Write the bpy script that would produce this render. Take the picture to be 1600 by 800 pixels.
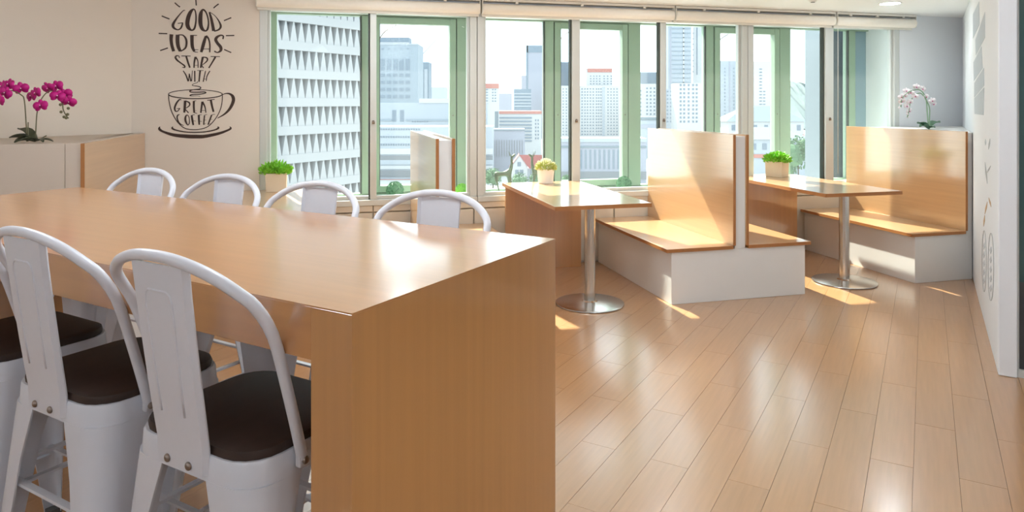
import bpy, bmesh, math, random
from mathutils import Vector, Matrix
S = bpy.context.scene
for o in list(bpy.data.objects): bpy.data.objects.remove(o)
C = S.collection
random.seed(7)

# ---------------------------------------------------------------- camera, world, sun, exposure
F, HY, EYE = 1110.0, 160.0, 1.45           # focal length in pixels of 1600, horizon row, eye height
TA = math.radians(14.75)                    # window-wall frame (A) turned by +14.75 deg
TB = math.radians(-30.25)                   # table / right-wall frame (B), 45 deg away from A
cam = bpy.data.cameras.new('camera'); co = bpy.data.objects.new('camera', cam); C.objects.link(co)
co.location = (0, 0, EYE); co.rotation_euler = (math.pi/2, 0, 0)
cam.sensor_width = 36; cam.lens = 36*F/1600; cam.shift_y = -(400-HY)/1600
cam.clip_start = 0.05; cam.clip_end = 4000
S.camera = co
S.view_settings.view_transform = 'Standard'; S.view_settings.look = 'None'
S.view_settings.exposure = 0.6; S.view_settings.gamma = 1.0; S.view_settings.use_curve_mapping = False

w = bpy.data.worlds.new('sky'); S.world = w; w.use_nodes = True
bg = w.node_tree.nodes['Background']; bg.inputs['Color'].default_value = (0.79, 0.895, 1.0, 1); bg.inputs['Strength'].default_value = 2.15
sd = bpy.data.lights.new('sun', 'SUN'); sd.energy = 12.5; sd.angle = math.radians(0.8); sd.color = (1.0, 0.93, 0.83)
so = bpy.data.objects.new('sun', sd); C.objects.link(so)
XA = Vector((math.cos(TA), math.sin(TA), 0)); YA = Vector((-math.sin(TA), math.cos(TA), 0))
sun_dir = (XA*0.21 - YA*0.96 + Vector((0, 0, -0.92))).normalized()
so.rotation_euler = sun_dir.to_track_quat('-Z', 'Y').to_euler(); so.location = (-4, 12, 14)
LAMP = 18.0                                  # radiance of the added fill globes; downlights scale from it

# ---------------------------------------------------------------- frames and pixel geometry
def Aw(u, v, z=0): return Vector((u*XA.x+v*YA.x, u*XA.y+v*YA.y, z))
QB = Vector((math.cos(TB), math.sin(TB), 0)); PB = Vector((-math.sin(TB), math.cos(TB), 0))
def Bw(q, p, z=0): return Vector((q*QB.x+p*PB.x, q*QB.y+p*PB.y, z))
def pix(px, py, t): return Vector(((px-800)/F*t, t, EYE-(py-HY)/F*t))
def ray(px, py, n, c):                       # where the sight line of a pixel meets the vertical plane n.x = c
    d = Vector(((px-800)/F, 1, -(py-HY)/F)); s = c/(d.x*n.x+d.y*n.y); return Vector((d.x*s, d.y*s, EYE+d.z*s))
def onA(px, py, v):                          # pixel -> (u, z) on plane v
    p = ray(px, py, YA, v); return (p.dot(XA), p.z)
def onB(px, py, q):                          # pixel -> (p, z) on plane q
    p = ray(px, py, QB, q); return (p.dot(PB), p.z)

# ---------------------------------------------------------------- materials
def lin(c):
    return tuple(((x/255)/12.92 if x/255 <= 0.04045 else ((x/255+0.055)/1.055)**2.4) for x in c)+(1,)
def mat(name, col, rough=0.5, metal=0.0, spec=0.5, coat=0.0, trans=0.0, emit=None, estr=0.0, noise=None, bump=0.0, ior=None, coat_rough=0.1):
    m = bpy.data.materials.new(name); m.use_nodes = True; nt = m.node_tree; b = nt.nodes['Principled BSDF']
    c = col if len(col) == 4 else tuple(col)+(1,)
    b.inputs['Base Color'].default_value = c; b.inputs['Roughness'].default_value = rough; b.inputs['Metallic'].default_value = metal
    b.inputs['Specular IOR Level'].default_value = spec
    if ior: b.inputs['IOR'].default_value = ior
    if coat == 0.99: b.inputs['Coat IOR'].default_value = 2.0
    if coat == 1.0: b.inputs['Coat IOR'].default_value = 2.25
    if coat: b.inputs['Coat Weight'].default_value = coat; b.inputs['Coat Roughness'].default_value = coat_rough
    if emit: b.inputs['Emission Color'].default_value = emit; b.inputs['Emission Strength'].default_value = estr
    tc = nt.nodes.new('ShaderNodeTexCoord')
    if noise:                                # (scale xyz, amount)
        mp = nt.nodes.new('ShaderNodeMapping'); mp.inputs['Scale'].default_value = noise[0]
        nz = nt.nodes.new('ShaderNodeTexNoise'); nz.inputs['Scale'].default_value = 1; nz.inputs['Detail'].default_value = 5
        nt.links.new(tc.outputs['Object'], mp.inputs['Vector']); nt.links.new(mp.outputs['Vector'], nz.inputs['Vector'])
        mx = nt.nodes.new('ShaderNodeMix'); mx.data_type = 'RGBA'
        a = noise[1]
        mx.inputs['A'].default_value = tuple(x*(1-a) for x in c[:3])+(1,); mx.inputs['B'].default_value = tuple(min(1, x*(1+a)) for x in c[:3])+(1,)
        nt.links.new(nz.outputs['Fac'], mx.inputs['Factor']); nt.links.new(mx.outputs['Result'], b.inputs['Base Color'])
        if bump:
            bp = nt.nodes.new('ShaderNodeBump'); bp.inputs['Strength'].default_value = bump; bp.inputs['Distance'].default_value = 0.002
            nt.links.new(nz.outputs['Fac'], bp.inputs['Height']); nt.links.new(bp.outputs['Normal'], b.inputs['Normal'])
    return m
def beech(name, axis, col=(0.52, 0.245, 0.08), rough=0.34):
    sc = {'x': (1.2, 45, 45), 'y': (45, 1.2, 45), 'z': (45, 45, 1.2)}[axis]
    return mat(name, col, rough, noise=(sc, 0.13), spec=0.5, ior=1.55, coat=1.0, coat_rough=0.15)
M = {}
M['paint'] = mat('wall_paint', (0.80, 0.825, 0.86), 0.7, noise=((3, 3, 3), 0.015))
M['warm'] = mat('warm_cream_paint', (0.80, 0.72, 0.63), 0.7, noise=((3, 3, 3), 0.015))
M['ceil'] = mat('ceiling_paint', (0.83, 0.84, 0.85), 0.8, noise=((2, 2, 2), 0.01))
M['white'] = mat('white_laminate', (0.78, 0.765, 0.74), 0.42, noise=((4, 4, 4), 0.02))
M['beige'] = mat('shaded_white_laminate', (0.60, 0.51, 0.425), 0.6, noise=((4, 4, 4), 0.02))  # white laminate of the left box, warm shade mixed into its colour
M['cream'] = mat('cream_panel', (0.70, 0.64, 0.54), 0.45, noise=((4, 4, 4), 0.02))
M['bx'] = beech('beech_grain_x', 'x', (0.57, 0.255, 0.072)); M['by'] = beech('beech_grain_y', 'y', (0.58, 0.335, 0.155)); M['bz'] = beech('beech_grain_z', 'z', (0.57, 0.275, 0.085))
M['edge'] = mat('beech_edge_band', (0.40, 0.165, 0.05), 0.45, noise=((30, 30, 30), 0.1))
M['steel'] = mat('brushed_steel', (0.62, 0.60, 0.57), 0.24, metal=1.0, noise=((120, 120, 2), 0.08))
M['green'] = mat('green_aluminium', lin((150, 172, 150)), 0.4, noise=((5, 5, 1), 0.05))
M['silver'] = mat('silver_aluminium', lin((208, 211, 208)), 0.35, metal=0.1, noise=((5, 5, 1), 0.04))
M['dark'] = mat('dark_rubber_seal', (0.05, 0.06, 0.05), 0.6)
M['brass'] = mat('bronze_anodised', lin((150, 125, 90)), 0.4, metal=0.4)
M['stool'] = mat('white_powder_coat', (0.74, 0.77, 0.85), 0.33, noise=((60, 60, 60), 0.015), coat=0.25)
M['cushion'] = mat('dark_brown_wood_seat', (0.040, 0.022, 0.016), 0.55, noise=((30, 4, 30), 0.25), bump=0.15)
M['bolt'] = mat('bolt_steel', (0.30, 0.25, 0.22), 0.35, metal=1.0)
M['rubber'] = mat('grey_rubber', (0.12, 0.12, 0.12), 0.7)
M['blind'] = mat('blind_fabric', lin((242, 236, 226)), 0.8, noise=((40, 40, 40), 0.03))
M['rail'] = mat('blind_rail', lin((228, 226, 218)), 0.5)
M['ink'] = mat('dark_brown_vinyl', lin((58, 36, 24)), 0.55)
M['grey_vinyl'] = mat('pale_grey_vinyl', lin((186, 194, 202)), 0.5, noise=((20, 20, 20), 0.06))
M['lineart'] = mat('grey_line_vinyl', lin((165, 170, 176)), 0.5)
M['tan_vinyl'] = mat('tan_vinyl', lin((196, 160, 120)), 0.5)
M['fill_lamp'] = mat('fill_globe_glow', (1, 1, 1), 0.5, emit=(0.88, 0.95, 1.0, 1), estr=LAMP)  # glow of the added fill globes
M['spot'] = mat('downlight_diffuser', (1, 1, 1), 0.5, emit=(0.86, 0.94, 1.0, 1), estr=LAMP*3.2)
M['plastic'] = mat('white_plastic', (0.8, 0.8, 0.78), 0.4)
M['leaf'] = mat('bright_green_leaf', lin((140, 208, 62)), 0.5, noise=((60, 60, 60), 0.35))
M['paleleaf'] = mat('cream_green_leaf', lin((186, 194, 104)), 0.5, noise=((50, 50, 50), 0.3))
M['paleflower'] = mat('cream_blossom', lin((245, 242, 215)), 0.5)
M['topiary'] = mat('grey_green_topiary', lin((92, 138, 105)), 0.7, noise=((80, 80, 80), 0.35))
M['pebble'] = mat('pale_green_pebble', lin((190, 205, 188)), 0.5, noise=((30, 30, 30), 0.35))
M['pot'] = mat('beige_ceramic', lin((226, 208, 180)), 0.45, noise=((10, 10, 10), 0.04))
M['whitepot'] = mat('white_ceramic', lin((238, 234, 226)), 0.35)
M['soil'] = mat('dark_soil', (0.06, 0.045, 0.03), 0.9)
M['deer'] = mat('brushed_pewter', lin((100, 112, 95)), 0.35, metal=0.5)
M['orch'] = mat('magenta_petal', lin((196, 14, 128)), 0.5, noise=((60, 60, 60), 0.2))
M['orchlip'] = mat('deep_magenta_lip', lin((130, 5, 75)), 0.5)
M['worch'] = mat('white_petal', lin((244, 236, 240)), 0.5, noise=((60, 60, 60), 0.05))
M['oleaf'] = mat('dark_orchid_leaf', lin((62, 66, 46)), 0.4, noise=((20, 20, 20), 0.2))
M['oleaf2'] = mat('green_orchid_leaf', lin((85, 125, 98)), 0.35, noise=((20, 20, 20), 0.2))
M['ostem'] = mat('orchid_stem', lin((105, 100, 70)), 0.5)
M['ostem2'] = mat('green_orchid_stem', lin((140, 168, 140)), 0.5)
M['bluepanel'] = mat('pale_blue_panel', lin((142, 166, 178)), 0.35)
M['tealglass'] = mat('dark_teal_glass', lin((62, 92, 92)), 0.08, spec=0.6)
M['charcoal'] = mat('charcoal_film', lin((62, 66, 70)), 0.3)
M['conc'] = mat('pale_blue_grey_concrete', lin((112, 122, 130)), 0.8, noise=((1, 1, 1), 0.05))
def glass_mat():
    m = bpy.data.materials.new('window_glass'); m.use_nodes = True; nt = m.node_tree; nt.nodes.clear()
    out = nt.nodes.new('ShaderNodeOutputMaterial'); tr = nt.nodes.new('ShaderNodeBsdfTransparent'); tr.inputs['Color'].default_value = (0.965, 0.985, 0.975, 1)
    gl = nt.nodes.new('ShaderNodeBsdfGlossy'); gl.inputs['Roughness'].default_value = 0.02
    mx = nt.nodes.new('ShaderNodeMixShader'); fr = nt.nodes.new('ShaderNodeFresnel'); fr.inputs['IOR'].default_value = 1.07
    nt.links.new(fr.outputs[0], mx.inputs[0]); nt.links.new(tr.outputs[0], mx.inputs[1]); nt.links.new(gl.outputs[0], mx.inputs[2])
    veil = nt.nodes.new('ShaderNodeBsdfTranslucent'); veil.inputs['Color'].default_value = (0.9, 0.93, 0.95, 1)   # thin pale veil on the glass, stands in for distance haze
    m2 = nt.nodes.new('ShaderNodeMixShader'); m2.inputs[0].default_value = 0.008
    nt.links.new(mx.outputs[0], m2.inputs[1]); nt.links.new(veil.outputs[0], m2.inputs[2]); nt.links.new(m2.outputs[0], out.inputs[0])
    return m
M['glass'] = glass_mat()
def plank_mat():
    m = mat('oak_look_plank', (0.485, 0.252, 0.105), 0.36, noise=((55, 3, 20), 0.16), ior=1.5, coat=0.99, coat_rough=0.20)
    nt = m.node_tree; b = nt.nodes['Principled BSDF']; src = b.inputs['Base Color'].links[0].from_socket
    oi = nt.nodes.new('ShaderNodeObjectInfo'); hs = nt.nodes.new('ShaderNodeHueSaturation'); mr = nt.nodes.new('ShaderNodeMapRange')
    mr.inputs['To Min'].default_value = 0.95; mr.inputs['To Max'].default_value = 1.04
    nt.links.new(oi.outputs['Random'], mr.inputs['Value']); nt.links.new(mr.outputs[0], hs.inputs['Value']); nt.links.new(src, hs.inputs['Color']); nt.links.new(hs.outputs[0], b.inputs['Base Color'])
    return m
M['plank'] = plank_mat()
M['joint'] = mat('floor_joint', (0.20, 0.12, 0.065), 0.6)

# ---------------------------------------------------------------- mesh helpers
class MB:
    def __init__(s): s.v = []; s.f = []
    def add(s, vs, fs):
        n = len(s.v); s.v += [tuple(x) for x in vs]; s.f += [tuple(i+n for i in f) for f in fs]; return s
    def box(s, x0, x1, y0, y1, z0, z1):
        v = [(x0,y0,z0),(x1,y0,z0),(x1,y1,z0),(x0,y1,z0),(x0,y0,z1),(x1,y0,z1),(x1,y1,z1),(x0,y1,z1)]
        return s.add(v, [(3,2,1,0),(4,5,6,7),(0,1,5,4),(1,2,6,5),(2,3,7,6),(3,0,4,7)])
    def prism(s, poly, z0, z1):
        n = len(poly); v = [(x,y,z0) for x,y in poly]+[(x,y,z1) for x,y in poly]
        return s.add(v, [tuple(range(n-1,-1,-1)), tuple(range(n,2*n))]+[(i,(i+1)%n,n+(i+1)%n,n+i) for i in range(n)])
    def lathe(s, prof, n=24, c=(0,0,0), cap=True):
        v = []; k = len(prof)
        for r,z in prof: v += [(c[0]+r*math.cos(2*math.pi*i/n), c[1]+r*math.sin(2*math.pi*i/n), c[2]+z) for i in range(n)]
        f = [(j*n+i, j*n+(i+1)%n, (j+1)*n+(i+1)%n, (j+1)*n+i) for j in range(k-1) for i in range(n)]
        if cap: f += [tuple(range(n-1,-1,-1)), tuple(range((k-1)*n, k*n))]
        return s.add(v, f)
    def tube(s, pts, r, n=8, cap=True):
        pts = [Vector(p) for p in pts]; k = len(pts); rs = r if isinstance(r, (list, tuple)) else [r]*k; v = []; up = None
        for j,p in enumerate(pts):
            t = (pts[min(j+1,k-1)]-pts[max(j-1,0)]).normalized()
            if up is None: up = Vector((0,0,1)) if abs(t.z) < 0.9 else Vector((1,0,0))
            a = up - t*up.dot(t)
            a = a.normalized() if a.length > 1e-5 else t.orthogonal().normalized()
            up = a; b = t.cross(a)
            v += [p+(a*math.cos(2*math.pi*i/n)+b*math.sin(2*math.pi*i/n))*rs[j] for i in range(n)]
        f = [(j*n+i, j*n+(i+1)%n, (j+1)*n+(i+1)%n, (j+1)*n+i) for j in range(k-1) for i in range(n)]
        if cap: f += [tuple(range(n-1,-1,-1)), tuple(range((k-1)*n, k*n))]
        return s.add(v, f)
    def ball(s, c, r, n=8, m=5):
        rx, ry, rz = r if isinstance(r, (list, tuple)) else (r,r,r)
        v = [(c[0], c[1], c[2]-rz)]
        for j in range(1,m):
            a = -math.pi/2+math.pi*j/m
            v += [(c[0]+rx*math.cos(a)*math.cos(2*math.pi*i/n), c[1]+ry*math.cos(a)*math.sin(2*math.pi*i/n), c[2]+rz*math.sin(a)) for i in range(n)]
        v.append((c[0], c[1], c[2]+rz)); e = len(v)-1
        f = [(0, 1+(i+1)%n, 1+i) for i in range(n)]
        f += [(1+j*n+i, 1+j*n+(i+1)%n, 1+(j+1)*n+(i+1)%n, 1+(j+1)*n+i) for j in range(m-2) for i in range(n)]
        f += [(e, 1+(m-2)*n+i, 1+(m-2)*n+(i+1)%n) for i in range(n)]
        return s.add(v, f)
    def leaf(s, p, d, w, l, bend=0.2, nrm=None):
        d = Vector(d).normalized(); nv = Vector(nrm) if nrm else Vector((random.uniform(-1,1), random.uniform(-1,1), random.uniform(-1,1)))
        x = d.cross(nv); x = x.normalized() if x.length > 1e-4 else d.orthogonal().normalized(); nn = x.cross(d); p = Vector(p)
        return s.add([p, p+d*l*.45+x*w*.5+nn*bend*l*.3, p+d*l-nn*bend*l*.3, p+d*l*.45-x*w*.5+nn*bend*l*.3], [(0,1,2,3)])
    def mesh(s, name):
        m = bpy.data.meshes.new(name); m.from_pydata(s.v, [], s.f); m.validate(); m.update()
        bm = bmesh.new(); bm.from_mesh(m); bmesh.ops.recalc_face_normals(bm, faces=bm.faces); bm.to_mesh(m); bm.free(); return m
    def build(s, name, m, parent=None, loc=None, rz=None, smooth=False, bevel=0.0, seg=2, label=None):
        me = s.mesh(name); me.materials.append(M[m] if isinstance(m, str) else m)
        return place(name, me, parent, loc, rz, smooth, bevel, seg, label)
def place(name, me, parent=None, loc=None, rz=None, smooth=False, bevel=0.0, seg=2, label=None):
    o = bpy.data.objects.new(name, me); C.objects.link(o)
    if parent: o.parent = parent
    if loc is not None: o.location = loc
    if rz is not None: o.rotation_euler = (0,0,rz)
    if smooth:
        for p in me.polygons: p.use_smooth = True
    if bevel:
        b = o.modifiers.new('bevel', 'BEVEL'); b.width = bevel; b.segments = seg; b.limit_method = 'ANGLE'; b.angle_limit = math.radians(40)
    if label: o['label'] = label
    return o
def smooth_angle(o, deg=40):
    me = o.data
    for p in me.polygons: p.use_smooth = True
    try: me.set_sharp_from_angle(angle=math.radians(deg))
    except Exception: pass
def tag(o, label, cat, group=None, kind=None):
    o['label'] = label; o['category'] = cat
    if group: o['group'] = group
    if kind: o['kind'] = kind
    return o
def thing(name, label, cat, loc=(0,0,0), rz=0.0, group=None):
    o = bpy.data.objects.new(name, None); C.objects.link(o); o.location = loc; o.rotation_euler = (0,0,rz); o.empty_display_size = 0.1
    return tag(o, label, cat, group)
def struct(o, label=None):
    o['kind'] = 'structure'
    if label: o['label'] = label
    return o
def dup(root, loc, rz, label=None):
    r = root.copy(); C.objects.link(r); r.location = loc; r.rotation_euler = (0,0,rz)
    if label: r['label'] = label
    for ch in list(root.children):
        c = ch.copy(); C.objects.link(c); c.parent = r
        for g in list(ch.children):
            d = g.copy(); C.objects.link(d); d.parent = c
    return r
def catmull(pts, n=5, closed=False):
    out = []; k = len(pts)
    for i in range(k-1):
        p0 = pts[i-1] if i > 0 else (pts[-2] if closed else pts[0]); p1 = pts[i]; p2 = pts[i+1]; p3 = pts[i+2] if i+2 < k else (pts[1] if closed else pts[-1])
        for j in range(n):
            t = j/n
            out.append(tuple(0.5*(2*b+(c-a)*t+(2*a-5*b+4*c-d)*t*t+(3*b-a-3*c+d)*t**3) for a,b,c,d in zip(p0,p1,p2,p3)))
    out.append(tuple(pts[-1])); return out

# ---------------------------------------------------------------- the room shell
VW = 6.05                                   # inner face of the window wall (frame A, v)
VO = 6.52                                   # outer windows
CEIL = 2.345
QR, QL, PBK = 0.33, -5.30, -3.2             # right wall, left wall, back wall (frame B)
U0, U1 = -0.51, 5.713                       # window opening
sill, head = 0.635, 2.235

# floor: dark joint bed, with planks laid on it
CUT = (VO+0.12)*1.41421                       # outer face of the window wall: P - Q = CUT
plan = [(QL-0.15, PBK-0.15), (3.35, PBK-0.15), (3.35, 5.2), (QR+0.115, 5.2), (QR+0.115, QR+0.115+CUT), (QL-0.15, QL-0.15+CUT)]
fl = MB().prism(plan, -0.12, -0.006).build('floor', 'joint', rz=TB); struct(fl, 'pale oak-look plank floor')
pw, pl = 0.154, 0.914
q0, pa, pb = -0.506, 2.780, 3.237
pm = MB().box(0.0007, pw-0.0007, 0.0007, pl-0.0007, -0.006, 0.0).mesh('plank'); pm.materials.append(M['plank'])
inside = []
for i in range(-34, 27):
    for j in range(-8, 8):
        qa = q0+i*pw; pp = (pa if i % 2 else pb)+j*pl
        qc, pc = qa+pw/2, pp+pl/2
        v = (pc-qc)*0.7071
        if v > 6.3 or qc < QL-0.1 or qc > 3.3 or pc < PBK-0.3: continue
        if qc > QR+0.1 and pc > 5.2: continue
        inside.append((qa, pp, qc, pc))
def seen(e):                                 # nearest visible boards first, all else joins the rest
    wv = Bw(e[2], e[3]); 
    if wv.y < 1.3: return 1e6-wv.y
    px = 800+F*wv.x/wv.y; py = HY+F*EYE/wv.y
    off = 0 if (-60 < px < 1660) else 500
    if px < 470 : off += 60
    return off + wv.y
inside.sort(key=seen)
rest = MB()
for k,(qa,pp,qc,pc) in enumerate(inside):
    if k < 300: place('plank', pm, fl, (qa, pp, 0))
    else: rest.box(qa+.0007, qa+pw-.0007, pp+.0007, pp+pl-.0007, -0.006, 0.0)
ro = rest.build('plank_remainder', 'plank', fl); ro['kind'] = 'stuff'

struct(MB().prism(plan, CEIL, CEIL+0.12).build('ceiling', 'ceil', rz=TB), 'white plaster ceiling')
# left wall (frame B), back wall, far right wall
struct(MB().box(QL-0.15, QL, PBK-0.15, 3.40, 0, CEIL).build('wall_left', 'warm', rz=TB), 'plain warm white wall behind the magenta orchid')
struct(MB().box(QL, 3.35, PBK-0.15, PBK, 0, CEIL).build('wall_back', 'paint', rz=TB), 'plain white wall behind the viewer')
struct(MB().box(3.2, 3.35, PBK, 5.2, 0, CEIL).build('wall_side', 'paint', rz=TB), 'plain white side wall')
wr = MB().box(QR, QR+0.084, 4.56, 8.95, 0, CEIL).build('wall_right', 'paint', rz=TB, bevel=0.006); struct(wr, 'narrow white wall on the right with grey decals')
# decal wall and window wall pieces (frame A)
wd = MB().prism([(-1.47, VW), (U0, VW), (U0, VO+0.12), (-1.47, VO+0.12)], 0, CEIL).build('wall_decal', 'warm', rz=TA); struct(wd, 'warm white wall carrying the coffee lettering')
ww = MB().prism([(U1, VW), (6.62, VW), (6.9, VO+0.12), (U1, VO+0.12)], 0, CEIL).build('wall_corner', 'paint', rz=TA); struct(ww, 'white wall between the window and the right wall')
struct(MB().box(U0, U1, VW+0.02, VO+0.12, head, CEIL).build('wall_header', 'paint', rz=TA), 'wall strip above the windows')
base = MB().box(U0, U1, VW+0.03, VO+0.12, 0, 0.59).build('wall_sill', 'cream', rz=TA); struct(base, 'low cream parapet wall under the windows')
ub = [U0, 0.39, 1.25, 1.80, 2.56, 3.40, 4.30, 5.05, U1]
for a, b in zip(ub[:-1], ub[1:]):
    MB().box(a+.006, b-.006, VW, VW+0.03, 0.02, 0.525).build('panel', 'cream', base, bevel=0.003)
    MB().box(a+.004, b-.004, VW-0.004, VW+0.03, 0.535, 0.585).build('cap_strip', 'cream', base, bevel=0.003)

# ---------------------------------------------------------------- windows: inner silver units, outer green units
def window_unit(n, ua, ub, mull, label):
    root = bpy.data.objects.new('window_%d' % n, None); C.objects.link(root); root.rotation_euler = (0,0,TA); root['kind'] = 'structure'; root['label'] = label
    v0, v1 = VW+0.0, VW+0.10
    f = MB()
    f.box(ua, ub, v0-0.02, v1, 0.587, sill); f.box(ua, ub, v0, v1, head-0.035, head+0.0)
    f.build('window_frame', 'silver', root, bevel=0.004)
    for k, (a, b) in enumerate(((ua, ua+0.06), (ub-0.06, ub))):
        MB().box(a, b, v0, v1, sill, head-0.035).build('jamb', 'silver', root, bevel=0.004)
        c = b if k == 0 else a
        MB().box(min(c, c+(0.022 if k == 0 else -0.022)), max(c, c+(0.022 if k == 0 else -0.022)), v0+0.03, v1-0.02, sill, head-0.035).build('jamb_bead', 'silver', root, bevel=0.003)
    xs = [ua+0.06]+[x for m in mull for x in m]+[ub-0.06]
    for i, (a, b) in enumerate(mull):
        MB().box(a, b, v0-0.005, v1-0.02, sill, head-0.035).build('mullion', 'silver', root, bevel=0.004)
        MB().box(a-0.012, a, v0+0.02, v1-0.03, sill, head-0.035).build('gasket', 'dark', root)
        MB().lathe([(0.012, 0), (0.012, 0.02), (0.006, 0.03)], 10, ((a+b)/2, v0-0.012, 1.27)).build('catch', 'bolt', root, smooth=True)
    for a, b in zip(xs[0::2], xs[1::2]):
        rail = MB().box(a, b, v0+0.02, v1-0.03, sill, sill+0.03).build('sash_rail', 'silver', root, bevel=0.003)
        MB().box(a, b, v0+0.05, v0+0.056, sill+0.03, head-0.035).build('pane', 'glass', root)
window_unit(1, U0, 1.278, [(0.365, 0.418)], 'silver sliding inner window beside the coffee lettering')
window_unit(2, 1.282, 3.945, [(2.154, 2.228), (3.027, 3.08)], 'wide silver sliding inner window behind the round-pot table')
window_unit(3, 3.949, U1, [(4.822, 4.915)], 'silver sliding inner window at the right booth')
# outer green-framed band: fixed light, then casement, at 1.71 m pitch
PIT = 1.713
def green_unit(n, k, last=False):
    root = bpy.data.objects.new('window_%d' % n, None); C.objects.link(root); root.rotation_euler = (0,0,TA); root['kind'] = 'structure'
    root['label'] = ['green-framed outer window over the white zigzag building', 'green-framed outer window behind the deer figurines', 'green-framed outer window behind the tall double booth back', 'green-framed outer window with the pale blue end panel'][k]
    a = -0.455+PIT*k; v0, v1 = VO-0.04, VO+0.05
    zb, zt = 0.585, 2.25
    def post(x0, x1): MB().box(x0, x1, v0, v1, zb, zt).build('post', 'green', root, bevel=0.004)
    end = a+PIT if not last else U1+0.01
    if k == 0: post(a, a+0.052)
    MB().box(a+0.052 if k == 0 else a+0.0, min(end, U1), v0, v1, zt-0.028, zt).build('head_rail', 'green', root, bevel=0.003)
    MB().box(a+0.052 if k == 0 else a+0.0, min(end, U1), v0, v1, zb, zb+0.05).build('bottom_rail', 'green', root, bevel=0.003)
    # fixed light
    x0, x1 = a+0.052, a+0.772
    MB().box(x0, x1, VO, VO+0.006, zb+0.05, zt-0.028).build('pane', 'glass', root)
    MB().box(x1-0.014, x1, v0-0.006, v0+0.02, zb+0.05, zt-0.028).build('gasket', 'dark', root)
    post(x1, x1+0.09)
    if last:
        MB().box(x1+0.09, U1, VO, VO+0.02, zb+0.05, zt-0.028).build('end_panel', 'bluepanel', root)
        return
    # casement sash
    s0, s1 = x1+0.098, a+PIT-0.088
    MB().box(s0-0.008, s0, v0+0.01, v1-0.01, zb+0.05, zt-0.028).build('gasket', 'dark', root)
    MB().box(s1, s1+0.010, v0+0.01, v1-0.01, zb+0.05, zt-0.028).build('gasket', 'dark', root)
    sa = MB(); st = 0.058; zb2, zt2 = zb+0.055, zt-0.033
    sa.box(s0, s0+st, v0-0.012, v1-0.02, zb2, zt2); sa.box(s1-st, s1, v0-0.012, v1-0.02, zb2, zt2)
    sa.box(s0+st, s1-st, v0-0.012, v1-0.02, zb2, zb2+st); sa.box(s0+st, s1-st, v0-0.012, v1-0.02, zt2-st, zt2)
    so_ = sa.build('sash', 'green', root, bevel=0.003)
    MB().box(s0+st, s0+st+0.006, v0-0.006, v1-0.03, zb2+st, zt2-st).build('gasket', 'dark', root)
    MB().box(s0+st, s1-st, VO, VO+0.006, zb2+st, zt2-st).build('pane', 'glass', so_)
    for sx in (s0+st/2, s1-st/2): MB().ball((sx, v0-0.014, 1.33), 0.006, 8, 5).build('screw', 'bolt', so_, smooth=True)
    for q in (0,):
        pts = [(s0+st+0.0, VO+0.03, 2.02), (s0+st+0.06, VO+0.05, 2.10), (s0+st+0.16, VO+0.06, zt2-st)]
        MB().tube(catmull(pts, 4), 0.005, 6).build('stay_arm', 'bolt', so_, smooth=True)
    post(a+PIT-0.078, a+PIT+0.052) if k < 3 else None
for k in range(4): green_unit(4+k, k, k == 3)

# pebbles on the ledge between the two rows of windows (nobody could count them)
pe = MB(); bedz = 0.592
pe.box(U0+0.01, U1-0.01, VW+0.11, VO-0.045, 0.590, 0.605)
for i in range(2600):
    u = random.uniform(U0+0.03, U1-0.03); v = random.uniform(VW+0.13, VO-0.06); r = random.uniform(0.007, 0.014)
    a = random.uniform(0, 3); pe.add([(u+r*math.cos(a+j*1.571)*1.2, v+r*math.sin(a+j*1.571), 0.607+random.uniform(0, .004)) for j in range(4)]+[(u, v, 0.607+r*1.1), (u, v, 0.602)], [(0,1,4),(1,2,4),(2,3,4),(3,0,4),(1,0,5),(2,1,5),(3,2,5),(0,3,5)])
tag(pe.build('pebble_bed', 'pebble', rz=TA), 'pale green pebbles strewn along the window ledge', 'pebbles', kind='stuff')

# ---------------------------------------------------------------- roller blinds
for k, (a, b, lb) in enumerate(((-0.525, 1.285, 'rolled-up cream roller blind above the window nearest the lettering'), (1.312, 3.120, 'rolled-up cream roller blind above the deer figurines'), (3.140, 4.868, 'rolled-up cream roller blind above the tall double booth back'), (4.890, 5.835, 'short rolled-up white roller blind at the right end of the windows'))):
    t = thing('roller_blind', lb, 'blind', Aw((a+b)/2, 5.992, 2.20), TA, 'roller blinds over the windows'); h = (b-a)/2
    # rolled fabric
    r = MB(); pts = 16; vv = []; rad = 0.046
    r.add([(sx*h, rad*math.cos(2*math.pi*i/pts), 0.057+rad*math.sin(2*math.pi*i/pts)) for sx in (-1, 1) for i in range(pts)], [tuple(range(pts)), tuple(range(2*pts-1, pts-1, -1))]+[(i, (i+1) % pts, pts+(i+1) % pts, pts+i) for i in range(pts)])
    smooth_angle(r.build('fabric_roll', 'blind', t))
    MB().box(-h, h, 0.020, 0.038, -0.008, 0.05).build('hem_bar', 'rail', t, bevel=0.004)
    MB().box(-h-0.004, h+0.004, -0.035, 0.05, 0.122, 0.143).build('head_rail', 'rail', t, bevel=0.003)
    for sx in (-1, 1): MB().box(sx*(h+0.003)-0.003, sx*(h+0.003)+0.003, -0.03, 0.04, 0.015, 0.122).build('bracket', 'rail', t)
    for q in range(3): 
        x = -h+2*h*(q+0.5)/3; MB().box(x-0.012, x+0.012, -0.037, -0.02, 0.106, 0.122).build('clip', 'rail', t)
    if k in (2, 3):
        x = (-h-0.010 if k == 3 else -h-0.010)
        zb_ = -1.45 if k == 3 else -0.02
        MB().tube([(x, -0.05, 0.12), (x+0.008, -0.054, 0.07), (x, -0.05, 0.03), (x, -0.05, zb_)], 0.0028 if k == 3 else 0.003, 6).build('bead_chain', 'rail', t, smooth=True)

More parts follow.
